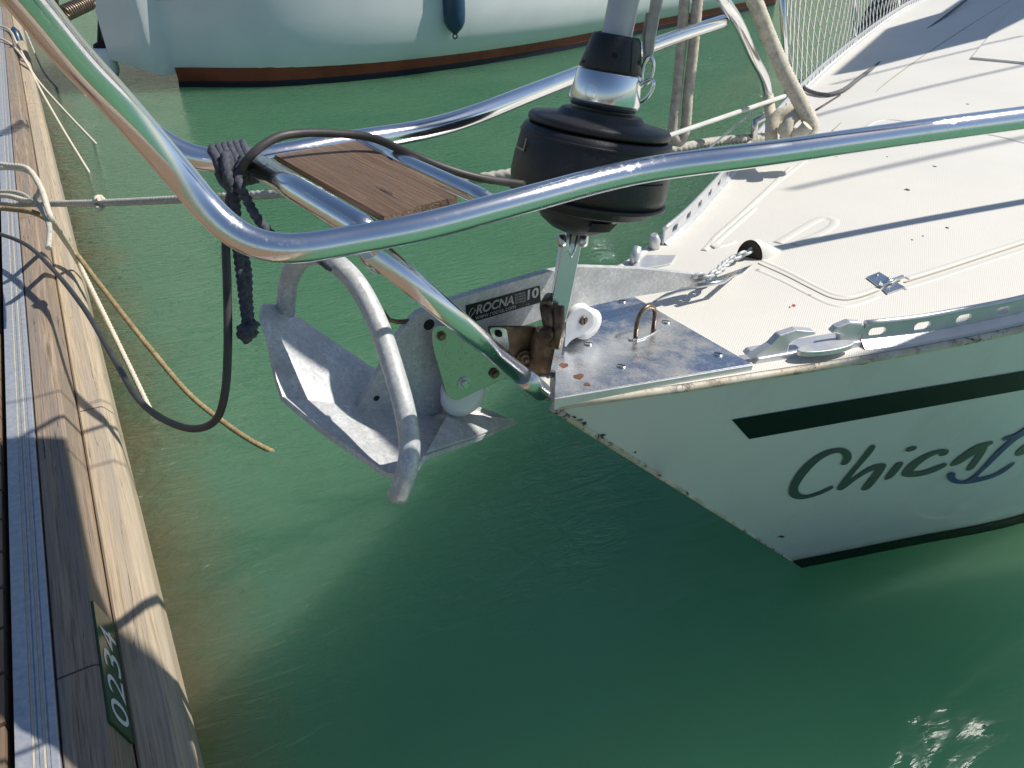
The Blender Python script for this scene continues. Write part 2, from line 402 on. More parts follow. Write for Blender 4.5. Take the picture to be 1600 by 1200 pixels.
for i, ch in enumerate('0234'):
    tv, tf = text_tris(ch)
    a = uA + L * (.06 + .20 * i); wd = L * .165
    MB().add([FP(a + x * wd, .86 - y * .70, .0068) for x, y in tv], tf).build('digit', M['whitepaint'], npl)

# ------------------------------------------------------------------ sailboat hull and deck
ZG = 1.2
boat = thing('sailboat', 'white sailing yacht with cream deck and dark green stripe, moored bow to the pontoon', 'sailboat', P(1252, 884, 0))
G = [P(x, y, ZG) for x, y in ((864, 637), (950, 624), (1050, 611), (1200, 587), (1340, 565), (1525, 531), (1640, 503))]
G += [Vector((2.3, 1.96, ZG)), Vector((3.3, 2.45, ZG)), Vector((4.9, 3.5, ZG)), Vector((6.5, 5.0, ZG)), Vector((7.6, 6.6, ZG))]
FG = [P(x, y, ZG) for x, y in ((905, 468), (985, 415), (1040, 374), (1115, 296), (1235, 158), (1330, 73), (1425, 8))]
FG += [Vector((3.9, 7.6, ZG)), Vector((5.2, 8.9, ZG))]
WL = [P(1252, 886, 0), P(1420, 852, 0), P(1600, 815, 0), Vector((2.7, 2.35, 0)), Vector((4.0, 3.05, 0)), Vector((5.6, 4.4, 0)), Vector((7.3, 6.6, 0))]
WLF = [WL[0], Vector((1.9, 3.1, 0)), Vector((2.9, 5.0, 0)), Vector((3.9, 6.9, 0)), Vector((5.2, 8.6, 0))]
FG = [G[0]+Vector((-.02,.05,0))] + FG
def curve_at(pts, n):
    sp = smooth(pts, 10); cum = [0]
    for a, b in zip(sp, sp[1:]): cum.append(cum[-1] + (b - a).length)
    out = []; j = 0
    for i in range(n + 1):
        d = cum[-1] * (i / n) ** 1.0
        while j < len(cum) - 2 and cum[j + 1] < d: j += 1
        f = (d - cum[j]) / max(1e-9, cum[j + 1] - cum[j]); out.append(sp[j].lerp(sp[j + 1], min(1, f)))
    return out
NS = 80
gN = curve_at(G, NS); wN = curve_at(WL, NS); gF = curve_at(FG, NS); wF = curve_at(WLF, NS)
def loft(rows, smooth_=True):
    vs = [p for r in rows for p in r]; n = len(rows[0]); fs = []
    for i in range(len(rows) - 1):
        for k in range(n - 1): fs.append((i * n + k, i * n + k + 1, (i + 1) * n + k + 1, (i + 1) * n + k))
    return vs, fs
def hull_rows(g, w, outn):
    rows = []
    for j in range(13):
        v = j / 12
        rows.append([g[i].lerp(w[i], v) + Vector((outn[0], outn[1], 0)) * (.03 * math.sin(math.pi * v) * min(1, i / 25)) for i in range(NS + 1)])
    low = [w[i] + (w[i] - g[i]) * .25 for i in range(NS + 1)]
    rows.append(low); return rows
rowsN = hull_rows(gN, wN, (.28, -.96)); rowsF = hull_rows(gF, wF, (-.8, .6))
hv, hf = loft(rowsN); hv2, hf2 = loft(rowsF)
mb = MB(); mb.add(hv, hf, True); mb.add(hv2, hf2, True)
n = NS + 1
# stern closing
mb.add([gN[-1], wN[-1], wF[-1], gF[-1]], [(0, 1, 2, 3)])
hull = mb.build('hull', M['hull'], boat)
hbvh = BVHTree.FromPolygons([tuple(v) for v in hv], hf)
def HK(px, py, lift=.002):
    d = ray(px, py).normalized(); loc, nr, i, ds = hbvh.ray_cast(CAM, d)
    if loc is None: return P(px, py, 1.0)
    if nr.dot(d) > 0: nr = -nr
    return loc + nr * lift
# deck
rows = []
for j in range(17):
    v = j / 16
    rows.append([gN[i].lerp(gF[i], v) + Vector((0, 0, .012 + .05 * min(1, i / 20) * math.sin(math.pi * v))) for i in range(NS + 1)])
dv, df = loft(rows)
deck = MB().add(dv, df, True).build('deck', M['deck'], boat)
dbvh = BVHTree.FromPolygons([tuple(v) for v in dv], df)
def DK(px, py, lift=.0):
    d = ray(px, py).normalized(); loc, nr, i, ds = dbvh.ray_cast(CAM, d)
    if loc is None: loc = P(px, py, ZG + .015)
    return loc + Vector((0, 0, lift))
# gunwale lip
MB().tube([p + Vector((0, 0, .003)) for p in gN], .009, 10, flat=.9).build('gunwale_lip', M['chip'], boat)
MB().tube([p + Vector((0, 0, .003)) for p in gF], .013, 10).build('gunwale_lip', M['deckplain'], boat)
st = [gN[0].lerp(wN[0], k / 20) for k in range(21)]
MB().tube(st, [.007 - .0045 * k / 20 for k in range(21)], 10).build('stem_band', M['chip'], boat)
# hull stripes and boot top
def hstrip(name, top, bot, mtl, lift, nseg=30):
    mb = MB(); vs = []; 
    for k in range(nseg + 1):
        t = k / nseg
        for q in (top, bot): vs.append(HK(q[0][0] + (q[1][0] - q[0][0]) * t, q[0][1] + (q[1][1] - q[0][1]) * t, lift))
    mb.add(vs, [(2 * k, 2 * k + 1, 2 * k + 3, 2 * k + 2) for k in range(nseg)]); return mb.build(name, mtl, hull)
hstrip('hull_stripe', ((1143, 655), (1700, 562)), ((1170, 685), (1700, 590)), M['ink'], .002)
# boot top by height on the hull
vs = []
for i in range(NS + 1):
    for z0 in (.095, .0):
        a, b = rowsN[11][i], rowsN[12][i]; v = 1 - z0 / (ZG / 12)
        nrm = Vector((.28, -.96, -.2)).normalized(); vs.append(a.lerp(b, v) + nrm * .004)
MB().add(vs, [(2 * k, 2 * k + 1, 2 * k + 3, 2 * k + 2) for k in range(NS)]).build('boot_stripe', M['ink'], hull)
# name
def zpoly(name, pts, mtl, ox=1200, oy=600, s=4.0, lift=.003):
    q = [Vector((x / s + ox, y / s + oy, 0)) for x, y in pts]
    q2 = smooth(q + [q[0]], 4)[:-1]
    tri = tessellate_polygon([q2]); return MB().add([HK(p.x, p.y, lift) for p in q2], [tuple(t) for t in tri]).build(name, mtl, hull)
letters = [
 [(520,460),(490,495),(450,498),(466,470),(462,440),(440,425),(400,430),(330,465),(260,530),(200,610),(185,650),(200,680),(240,690),(300,675),(370,645),(402,632),(405,642),(370,665),(280,700),(200,715),(150,705),(128,680),(135,630),(180,550),(260,470),(340,420),(420,398),(480,400),(515,425)],
 [(640,378),(668,380),(655,410),(580,500),(508,592),(620,520),(690,495),(735,497),(730,520),(640,640),(610,658),(580,656),(592,636),(650,560),(665,535),(640,540),(560,585),(480,645),(460,657),(430,655),(440,630),(560,480)],
 [(800,490),(842,485),(835,505),(770,580),(725,593),(735,570)],
 [(855,415),(862,402),(900,386),(928,388),(920,402),(880,417)],
 [(1128,408),(1120,430),(1080,445),(1060,440),(1070,432),(1040,437),(980,470),(920,520),(905,540),(960,538),(1060,505),(1110,490),(1115,500),(1050,540),(940,572),(860,575),(833,565),(845,535),(900,480),(990,430),(1080,405)],
 [(1400,352),(1405,362),(1370,385),(1360,410),(1300,500),(1270,530),(1235,536),(1247,512),(1300,430),(1250,460),(1180,500),(1135,506),(1150,485),(1230,420),(1310,375)],
 [(1640,355),(1640,400),(1600,430),(1570,442),(1540,443),(1545,425),(1585,385)]]
for l in letters: zpoly('name_letter', l, M['letter'])
zpoly('name_letter', [(1640,240),(1640,285),(1600,312),(1540,350),(1380,500),(1305,578),(1400,560),(1490,510),(1538,481),(1535,492),(1480,540),(1400,580),(1240,617),(1150,610),(1118,585),(1120,560),(1150,547),(1168,552),(1165,575),(1190,595),(1230,598),(1290,560),(1420,420),(1510,335),(1480,345),(1458,347),(1470,330),(1530,312),(1590,275)], M['letterb'], lift=.004)

# deck mouldings
def dline(name, pts, r, mtl, lift=0, flat=.35, per=8):
    q = [DK(x, y, lift) for x, y in pts]; sp = resample(smooth(q, per), .01)
    return MB().tube(sp, r, 8, flat=flat, up=Vector((0, 0, 1))).build(name, mtl, deck)
seam = simple('dirty_seam', (.42, .37, .28), .8)
for pts in ([(1185, 412), (1230, 432), (1265, 450), (1300, 466), (1322, 469), (1350, 463), (1374, 454)], [(1412, 442), (1470, 424), (1540, 401), (1610, 378)]):
    dline('locker_seam', pts, .0022, seam, .0005, flat=.5); dline('locker_moulding', [(x + 3, y - 7) for x, y in pts], .008, M['deckplain'], -.001, .3); dline('locker_moulding', [(x - 2, y + 9) for x, y in pts], .008, M['deckplain'], -.001, .3)
for pts in ([(1100, 392), (1125, 365), (1170, 325), (1215, 285), (1260, 250)], [(1125, 382), (1112, 388), (1128, 372), (1180, 326)], [(1305, 245), (1345, 208), (1368, 190), (1390, 187), (1430, 192)], [(1530, 208), (1560, 213), (1610, 226)], [(1150, 378), (1116, 386), (1112, 378), (1150, 342), (1235, 262)]):
    dline('deck_moulding', pts, .009, M['deckplain'], -.001, .4)
dline('deck_moulding', [(1215, 380), (1245, 362), (1290, 340), (1303, 344), (1296, 356), (1240, 382)], .016, M['deckplain'], -.003, .3)
dline('deck_seam', [(1300, 205), (1400, 118), (1530, 30), (1580, 0)], .004, seam, 0)
q = [DK(x, y, .012) for x, y in ((1516, 93), (1575, 22), (1660, -20), (1700, 105), (1600, 101))]
MB().slab(q, (0, 0, 1), .012).build('hatch_panel', M['deck'], deck, bevel=.004)
chip = simple('small_dark_mark', (.06, .05, .04), .7)
redm = simple('red_mark', (.45, .08, .05), .6)
def fleck(cx, cy, r, mtl, nm='deck_mark'):
    c = DK(cx, cy, .0012); pts = []
    for k in range(9):
        a = k * 2 * math.pi / 9; pts.append(c + Vector((math.cos(a), math.sin(a) * 1.4, 0)) * r * random.uniform(.4, 1.2))
    MB().slab(pts, (0, 0, 1), .002).build(nm, mtl, deck)
for x, y, r in ((1386, 245, .003), (1460, 260, .005), (1418, 297, .008), (1512, 163, .006), (1442, 369, .0022), (1425, 375, .0022), (1480, 356, .004)): fleck(x, y, r, chip)
for x, y, r in ((1266, 461, .004), (1240, 478, .0045), (1234, 480, .0025)): fleck(x, y, r, redm)

# hawse lump with dark mouth
hc = DK(1172, 402, 0)
hw = Vector((.62, .78, 0)); hs = Vector((.78, -.62, 0))
def ringarc(c, ax, r, h, n=14): return [c + hs * (math.cos(math.pi * k / n) * r) + Vector((0, 0, math.sin(math.pi * k / n) * h)) for k in range(n + 1)]
rws = [ringarc(hc - Vector(C30) * .002, 0, .030, .042), ringarc(hc + Vector(C30) * .012, 0, .032, .043), ringarc(hc + Vector(C30) * .04, 0, .027, .026), ringarc(hc + Vector(C30) * .09, 0, .014, .004)]
v_, f_ = loft(rws); MB().add(v_, f_, True).build('hawse_cowl', M['deckplain'], deck)
m2 = MB(); m2.add([hc - Vector(C30) * .003] + ringarc(hc - Vector(C30) * .0045, 0, .0292, .041), [(0, k, k + 1) for k in range(1, 15)])
m2.build('hawse_mouth', simple('dark_brown_mouth', (.035, .022, .012), .8, 0, .5, 40), deck)

# bow plate
bp = [(866, 634), (1172, 584), (1174, 576), (985, 464), (908, 478), (885, 520)]
bp = [DK(866, 628, 0), DK(1174, 577, 0), DK(983, 463, 0), DK(912, 472, 0), DK(868, 560, 0)]
zt = max(p.z for p in bp) + .006
bp = [Vector((p.x, p.y, zt)) for p in bp]
bow_plate = MB().slab(bp, (0, 0, 1), .004).build('bow_plate', M['plate'], boat, bevel=.0012)
MB().slab([bp[0] + Vector((.0, -.004, 0)), bp[1] + Vector((0, -.004, 0)), bp[1] + Vector((0, -.004, -.022)), bp[0] + Vector((0, -.004, -.022))], Vector((.2, -.97, 0)), .004).build('plate_flange', M['alu'], bow_plate, bevel=.001)
def BPt(px, py, l=0): return P(px, py, zt + l)
def screw(c, ax, r, mtl, parent, name='screw', slot=True, hgt=.0025):
    ax = Vector(ax).normalized(); mb = MB(); mb.lathe(c, ax, [(0, r), (hgt * .6, r), (hgt, r * .8)], 20)
    o = mb.build(name, mtl, parent)
    if slot:
        X = ax.cross(Vector((.3, .8, .1))).normalized(); Y = ax.cross(X)
        MB().box(Vector(c) + ax * hgt, X, Y, ax, r * .85, r * .12, .0004).build('screw_slot', M['dark'], o if False else parent)
    return o
for x, y in ((971, 572), (1122, 554), (1041, 503), (972, 471), (919, 537)): screw(BPt(x, y), (0, 0, 1), .0085, M['steel'], bow_plate)
for x, y, r in ((881, 571, .010), (905, 588, .011), (917, 600, .008)):
    c = BPt(x, y, .0006); MB().slab([c + Vector((math.cos(a * .7) * r * random.uniform(.5, 1), math.sin(a * .7) * r * random.uniform(.5, 1.1), 0)) for a in range(9)], (0, 0, 1), .001).build('rust_spot', simple('rust', (.16, .07, .045), .8, 0, .3, 60), bow_plate)
a, b = BPt(993, 527), BPt(1021, 514)
mid = (a + b) / 2; up = Vector((0, 0, 1)); hh = .045; dx = (b - a) / 2
ub = [a, a + up * hh * .6] + [mid - dx * math.cos(math.pi * k / 8) + up * (hh * .6 + dx.length * 1.15 * math.sin(math.pi * k / 8)) for k in range(1, 8)] + [b + up * hh * .6, b]
ubo = MB().tube(ub, .0045, 14).build('eye_bolt', M['tarnish'], boat)
el = [mid + dx * (1.75 * math.cos(t * math.pi / 12)) + dx.cross(up) * (.55 * math.sin(t * math.pi / 12)) + up * .003 for t in range(24)]
MB().slab(el, up, .003).build('base_plate', M['steel'], ubo, bevel=.0008)

# near toe rail with slots
def toerail(path, name, h=.045, pitch=.1, slotlen=.036, first=.02, mtl=M['alu'], z0=0):
    sp = resample(path, .002); root = MB(); n = len(sp); i0 = 0; step = int(pitch / .002)
    off = int(first / .002); sl = int(slotlen / .002)
    def seg(i, j, za, zb, th=.0045):
        a, b = sp[i], sp[min(j, n - 1)]; d = (b - a).normalized(); s_ = d.cross(up) * th * .5
        vs = []
        for p in (a, b):
            for q in (-1, 1):
                for z in (za, zb): vs.append(p + s_ * q + up * (z0 + z))
        root.add(vs, [(0, 1, 3, 2), (4, 6, 7, 5), (0, 4, 5, 1), (2, 3, 7, 6), (0, 2, 6, 4), (1, 5, 7, 3)])
    i = 0; st_ = [0]
    k = off
    while k + sl < n:
        seg(i, k, .0, h)
        # slot: bottom and top strips, rounded ends
        za, zb = .016, .034
        seg(k, k + sl, 0, za); seg(k, k + sl, zb, h)
        for q in range(4):
            f = 1 - math.sqrt(max(0, 1 - ((4 - q - .5) / 4) ** 2)); hz = (zb - za) * .5 * f
            for kk in (k + q, k + sl - q - 1):
                seg(kk, kk + 1, za, za + hz); seg(kk, kk + 1, zb - hz, zb)
        i = k + sl; k += step
    seg(i, n - 1, 0, h)
    o = root.build(name, mtl, boat)
    q = resample(path, .03)
    MB().tube([p + up * (z0 + h) for p in q], .0055, 10).build('rail_bead', mtl, o)
    fl = []
    for j, p in enumerate(q):
        d = (q[min(j + 1, len(q) - 1)] - q[max(0, j - 1)]).normalized(); s_ = d.cross(up)
        fl += [p + s_ * .020 + up * (z0 + .0), p + s_ * .003 + up * (z0 + .011), p - s_ * .012 + up * (z0 + .004)]
    fs = []
    for j in range(len(q) - 1):
        for c in range(2): fs.append((3 * j + c, 3 * j + c + 1, 3 * j + 4 + c, 3 * j + 3 + c))
    MB().add(fl, fs).build('rail_flange', mtl, o)
    return o
def inset(path, d_, z):
    out = []
    for j, p in enumerate(path):
        t = (path[min(j + 1, len(path) - 1)] - path[max(0, j - 1)]).normalized(); out.append(p + up.cross(t) * d_ + up * z)
    return out
nearpath = inset([p for p in gN], .027, .008)
c0 = P(1341, 541, ZG + .01)
ii = min(range(len(nearpath)), key=lambda i: (nearpath[i] - c0).length)
npth = resample(smooth([c0] + [nearpath[i] for i in range(ii + 1, NS - 2)], 4), .02)
toerail(npth[:260], 'toe_rail', z0=.004, first=.012, pitch=.098)
farpath = inset([p for p in gF], -.02, .008)
c1 = P(1022, 388, ZG + .01); jj = min(range(len(farpath)), key=lambda i: (farpath[i] - c1).length)
fpth = resample(smooth(farpath[jj:NS - 2], 4), .02)
toerail(fpth[:420], 'toe_rail', z0=.002, first=.05, pitch=.1)

# fairlead (near) : base, two horns, oval foot
gdir = (P(1341, 548, 1.215) - P(1160, 575, 1.215)).normalized(); gs = gdir.cross(up)       # gs points outboard
b0 = P(1170, 568, 1.21); b1 = P(1338, 541, 1.21)
fl = thing  # alias unused
def FLP(s_, z, o=0): return b0.lerp(b1, s_) + up * z + gs * o
lead = MB().slab([FLP(0, .0, .010), FLP(1, .0, .010), FLP(1, .016, .010), FLP(.05, .014, .010)], gs, .045).build('fairlead', M['alu'], boat, bevel=.003)
MB().slab([FLP(-.07, .010, .0), FLP(.0, .012, .004), FLP(.16, .035, .004), FLP(.22, .052, .004), FLP(.36, .058, .004), FLP(.54, .049, .004), FLP(.56, .043, .004), FLP(.40, .040, .004), FLP(.33, .030, .004), FLP(.33, .012, .004)], gs, .016).build('horn', M['alu'], lead, bevel=.004)
MB().slab([FLP(1.0, .012, .004), FLP(1.03, .036, .004), FLP(.98, .052, .004), FLP(.86, .058, .004), FLP(.74, .050, .004), FLP(.70, .040, .004), FLP(.78, .034, .004), FLP(.82, .012, .004)], gs, .016).build('horn', M['alu'], lead, bevel=.004)
ov = [FLP(.62 + .26 * math.cos(t * math.pi / 10), .026, .020 + .016 * math.sin(t * math.pi / 10)) for t in range(20)]
MB().slab(ov, up, .010).build('foot', M['alu'], lead, bevel=.003)
# far fairlead
f0 = P(992, 408, 1.22); f1 = P(1022, 384, 1.22)
lf = MB().tube([f0 - up * .01, f0 + up * .012, f0 + up * .032 + Vector((.006, .01, 0))], [.012, .013, .008], 14).build('fairlead', M['alu'], boat)
MB().tube([f1 - up * .01, f1 + up * .014, f1 + up * .03 + Vector((-.004, -.006, 0))], [.013, .014, .008], 14).build('horn', M['alu'], lf)
MB().slab([P(975, 425, 1.222), P(1048, 412, 1.222), P(1058, 398, 1.222), P(1010, 398, 1.222)], up, .006).build('foot', M['alu'], lf, bevel=.002)

# hinge on the locker lid
hq = [DK(x, y, .004) for x, y in ((1353, 435), (1373, 427), (1396, 441), (1376, 452))]
hinge = MB().slab(hq, up, .003).build('locker_hinge', M['steel'], boat, bevel=.0008)
MB().slab([DK(x, y, .004) for x, y in ((1378, 453), (1400, 443), (1414, 451), (1386, 461))], up, .003).build('leaf', M['steel'], hinge, bevel=.0008)
MB().tube([DK(1375, 450, .008), DK(1408, 438, .008)], .005, 14).build('knuckle', M['chrome'], hinge)
for x, y in ((1369, 432), (1387, 438), (1374, 444)): screw(DK(x, y, .004), up, .0035, M['chrome'], hinge, slot=False)

# ------------------------------------------------------------------ pulpit
near = [D(-90, -150, .44), D(44, 0, .52), D(102, 75, .56), D(184, 160, .62), D(271, 262, .672), D(308, 305, .688), D(338, 344, .697), D(370, 371, .703), D(408, 388, .708), D(468, 390, .718), D(537, 377, .735)]
def NZ(px, py, z): return P(px, py, z)
near += [NZ(650, 357, 1.622), NZ(800, 318, 1.63), NZ(1000, 267, 1.64), NZ(1200, 240, 1.652), NZ(1400, 211, 1.662), NZ(1600, 184, 1.67), NZ(1800, 158, 1.675)]
e = near[-1]; near.append(e + Vector((.35, .2, -.06))); near.append(Vector((e.x + .75, e.y + .42, 1.22)))
pul = MB().tube(relax(resample(smooth(near, 14), .008), 16), .0148, 32).build('pulpit', M['chrome'], boat)
far = [D(-90, -165, .80), D(44, -5, .85), D(150, 115, .875), D(215, 190, .885), D(250, 232, .89), D(280, 252, .895), D(312, 260, .90), D(360, 257, .915), D(430, 245, .935), D(540, 222, .99), D(600, 214, 1.02), D(650, 207, 1.06), D(725, 186, 1.12), D(800, 157, 1.20), D(900, 118, 1.36), D(1050, 60, 1.68), D(1130, 33, 1.85)]
MB().tube(relax(resample(smooth(far, 10), .01), 40), .0148, 28).build('far_rail', M['chrome'], pul)
t0 = smooth([D(-90, -150, .44), D(-260, -300, .42), D(-330, -330, .55), D(-260, -300, .74), D(-90, -165, .80)], 10)
MB().tube(t0, .0148, 20).build('top_bow', M['chrome'], pul)
MB().tube(resample(smooth([D(1085, -75, 1.66), D(1127, -5, 1.76), D(1152, 34, 1.86), D(1175, 85, 2.05), D(1197, 132, 2.28), D(1201, 175, 2.40), D(1204, 222, 2.5)], 6), .02), .0145, 18).build('leg', M['chrome'], pul)
MB().tube([D(395, 254, .905), D(470, 300, .815), D(562, 354, .755), D(584, 370, .748)], .0148, 24).build('crossbar', M['chrome'], pul)
MB().tube([D(557, 221, 1.0), D(640, 258, .91), D(742, 304, .825), D(775, 322, .80)], .0105, 20).build('crossbar', M['chrome'], pul)
sa, sb = D(578, 386, .765), D(846, 612, 1.18); strut = [sa, sa.lerp(sb, .5), sa.lerp(sb, .84)]
MB().tube(strut, .0142, 24).build('strut', M['chrome'], pul)
MB().tube([sa.lerp(sb, .838), sb], .0155, 24).build('strut_foot', M['steel'], pul)
MB().tube([D(560, 376, .79), D(576, 405, .80), D(590, 418, .84)], .008, 14).build('strut_bracket', M['steel'], pul)
# teak step
zt2 = 1.638
tb = [P(428, 241, zt2), P(556, 220, zt2), P(714, 306, zt2), P(600, 338, zt2)]
def bil(u, v): return tb[0].lerp(tb[1], u).lerp(tb[3].lerp(tb[2], u), v)
bd = (tb[3] - tb[0]).normalized(); M['teak'] = wood('weathered_teak', [(.04, .024, .015), (.14, .082, .05), (.27, .175, .115), (.15, .10, .07)], -math.atan2(bd.y, bd.x), 75, .75, .035, bs=.8)
top = []; 
edge = [(0, 0)] + [(k / 10, random.uniform(-.012, .012)) for k in range(1, 10)] + [(1, 0), (1, .5), (1, 1)] + [(1 - k / 10, 1 + random.uniform(-.004, .004)) for k in range(1, 10)] + [(0, 1), (0, .5)]
step = MB().slab([bil(u, v) for u, v in edge], up, .0075).build('step_board', M['teak'], pul, bevel=.0012)
# lower brace and thin wire on the far side
MB().tube([D(1226, 150, 2.36), D(1048, 211, 1.9), D(930, 262, 1.66)], .0065, 12).build('brace', simple('white_coated_wire', (.6, .6, .57), .4), pul)
MB().tube([D(1190, 163, 2.3), D(1100, 238, 2.05), D(1050, 276, 1.95)], .003, 8).build('brace_wire', M['steel'], pul)
MB().tube([D(1210, 175, 2.4), D(1180, 190, 2.38), D(1178, 215, 2.4)], .012, 12).build('leg_lug', M['steel'], pul)

# ------------------------------------------------------------------ forestay furler
FT = Vector((.075, 1.083, 1.27)); FA_ = (Vector((.155, 1.145, 1.79)) - FT).normalized()
def FX(px, py):                                             # point of the stay closest to that view line
    d = ray(px, py).normalized(); w0 = FT - CAM; b = FA_.dot(d); d1 = FA_.dot(w0); e1 = d.dot(w0)
    return (b * e1 - d1) / (1 - b * b)
def wid(px, py, w):                                         # half width in metres of w pixels there
    h = FX(px, py); p = FT + FA_ * h; return w / 2 / FPX * (p - CAM).dot(cF)
hL = FX(904, 352); hC = FX(900, 330); hD0 = FX(925, 316); hD1 = FX(938, 200); hN = FX(945, 178); hCh0 = FX(948, 160); hCh1 = FX(955, 112); hK1 = FX(965, 55)
fur = MB().lathe(FT, FA_, [(hD0 - .006, wid(925, 300, 196)), (hD0 - .003, wid(925, 300, 212)), (hD0 + .008, wid(925, 300, 216)), (hD0 + .010, wid(925, 300, 226)), (hD0 + .014, wid(925, 300, 240)), (hD0 + .03, wid(925, 290, 246)), ((hD0 + hD1) * .5, wid(930, 260, 246)), (hD1 - .014, wid(935, 215, 238)), (hD1 - .006, wid(935, 210, 232)), (hD1 - .004, wid(935, 210, 218))], 64).build('furling_drum', M['black'], boat)
MB().lathe(FT, FA_, [(hD0 + .0085, wid(925, 300, 241)), (hD0 + .0095, wid(925, 300, 250)), (hD0 + .0135, wid(925, 300, 251)), (hD0 + .0145, wid(925, 300, 244))], 64).build('drum_rim', M['black'], fur)
MB().lathe(FT, FA_, [(hD1 - .018, wid(935, 215, 238)), (hD1 - .0175, wid(935, 215, 242)), (hD1 - .014, wid(935, 215, 241)), (hD1 - .0135, wid(935, 215, 236))], 64).build('drum_rim', M['black'], fur)
rL = wid(938, 190, 226)
MB().lathe(FT, FA_, [(hD1 - .002, rL * .98), (hD1 + .001, rL), (hD1 + .006, rL), (hD1 + .010, rL * .97), (hN - .006, rL * .62), (hN + .002, rL * .56), (hN + .004, rL * .50)], 64).build('drum_lid', M['black'], fur)
MB().lathe(FT, FA_, [(hCh0 - .008, wid(948, 160, 104)), (hCh0, wid(948, 160, 110)), (hCh0 + .002, wid(948, 160, 112)), (hCh1 - .002, wid(955, 112, 101)), (hCh1, wid(955, 112, 98))], 64).build('drum_collar', M['chrome'], fur)
MB().lathe(FT, FA_, [(hCh1 + .001, wid(955, 112, 97)), (hCh1 + .004, wid(955, 112, 99)), (hK1 - .004, wid(965, 60, 78)), (hK1, wid(965, 60, 72)), (hK1 + .0005, wid(965, 60, 50))], 48).build('drum_cone', M['black'], fur)
# lower cup, longer to one side
cx = Vector((.95, .3, 0)).normalized()
MB().lathe(FT - cx * .006, FA_, [(hL - .008, wid(900, 350, 50)), (hL - .002, wid(900, 350, 84)), (hL + .010, wid(900, 350, 118)), (hC + .002, wid(900, 335, 134)), (hD0 - .005, wid(900, 335, 138))], 48, sx=1.0).build('lower_cup', M['black'], fur)
# window in the cup and marks on the drum
def onlathe(h, r, ang, lift=.0008):
    X = Vector((1, 0, 0)); X = (X - FA_ * X.dot(FA_)).normalized(); Y = FA_.cross(X)
    return FT + FA_ * h + (X * math.cos(ang) + Y * math.sin(ang)) * (r + lift)
def patch(name, h0, h1, r0, r1, a0, a1, mtl, n=8, lift=.001, off=Vector((0, 0, 0))):
    vs = []
    for k in range(n + 1):
        a = a0 + (a1 - a0) * k / n; vs += [onlathe(h0, r0, a, lift) + off, onlathe(h1, r1, a, lift) + off]
    return MB().add(vs, [(2 * k, 2 * k + 1, 2 * k + 3, 2 * k + 2) for k in range(n)]).build(name, mtl, fur)
cupr = (wid(900, 350, 122), wid(900, 335, 146))
patch('cup_window', hL + .008, hL + .024, cupr[0] - .001, cupr[1] - .001, R(-80), R(-42), M['dark'], off=-cx * .006, lift=.0015)
gold = simple('beige_marking', (.42, .36, .26), .5)
dr = wid(930, 260, 246)
hm = (hD0 + hD1) * .5
patch('drum_marking', hm + .012, hm + .015, dr - .001, dr - .001, R(-172), R(-155), gold); patch('drum_marking', hm + .012, hm + .03, dr - .001, dr - .003, R(-156), R(-154), gold)
patch('drum_marking', hm - .014, hm + .004, dr - .001, dr - .001, R(-100), R(-98.5), gold); patch('drum_marking', hD0 + .014, hD0 + .017, dr - .007, dr - .007, R(-72), R(-48), gold)
seamb = simple('drum_seam', (.004, .004, .004), .9)
patch('drum_joint', hD0 + .02, hD1 - .014, dr - .004, dr - .003, R(-35), R(-34.3), seamb, 2, .002)
patch('drum_joint', hm - .002, hm, dr - .0003, dr - .0003, R(-86), R(-35), seamb, 12, .0006)
patch('drum_joint', hCh1 + .004, hK1 - .003, wid(955, 112, 99), wid(965, 60, 78), R(-60), R(-58.5), seamb, 2, .0008)
for an, hh_ in ((-95, .45), (-32, .35), (-160, .12)):
    rr = wid(955, 112, 99) * (1 - hh_) + wid(965, 60, 78) * hh_; h_ = hCh1 + (hK1 - hCh1) * hh_
    c = onlathe(h_, rr, R(an), -.0005); nr = (c - (FT + FA_ * h_)).normalized()
    MB().lathe(c, nr, [(0, .0042), (.0012, .0042)], 16).build('bolt_hole', M['dark'], fur)
# foil
ftop = 9.0
X = Vector((.8, .6, 0)); X = (X - FA_ * X.dot(FA_)).normalized(); Y = FA_.cross(X)
vs = []; nn = 24
for h in (hK1 - .02, ftop):
    for k in range(nn):
        th = 2 * math.pi * k / nn; vs.append(FT + FA_ * h + X * math.cos(th) * .024 + Y * math.sin(th) * .019)
foil = MB().add(vs, [(k, (k + 1) % nn, nn + (k + 1) % nn, nn + k) for k in range(nn)] + [tuple(range(nn, 2 * nn))], True).build('forestay_foil', M['sole'], boat)
g1 = onlathe(hK1, .0185, R(-150), .001); MB().tube([g1, g1 + FA_ * 3], .0016, 6).build('luff_groove', M['dark'], foil)
# furled genoa higher up
MB().tube([FT + FA_ * h for h in (1.35, 1.45, 1.7, 2.4, 4, 6, 8.3)], [.03, .05, .075, .095, .085, .06, .03], 18).build('furled_genoa', simple('white_sailcloth', (.7, .7, .68), .8), foil)

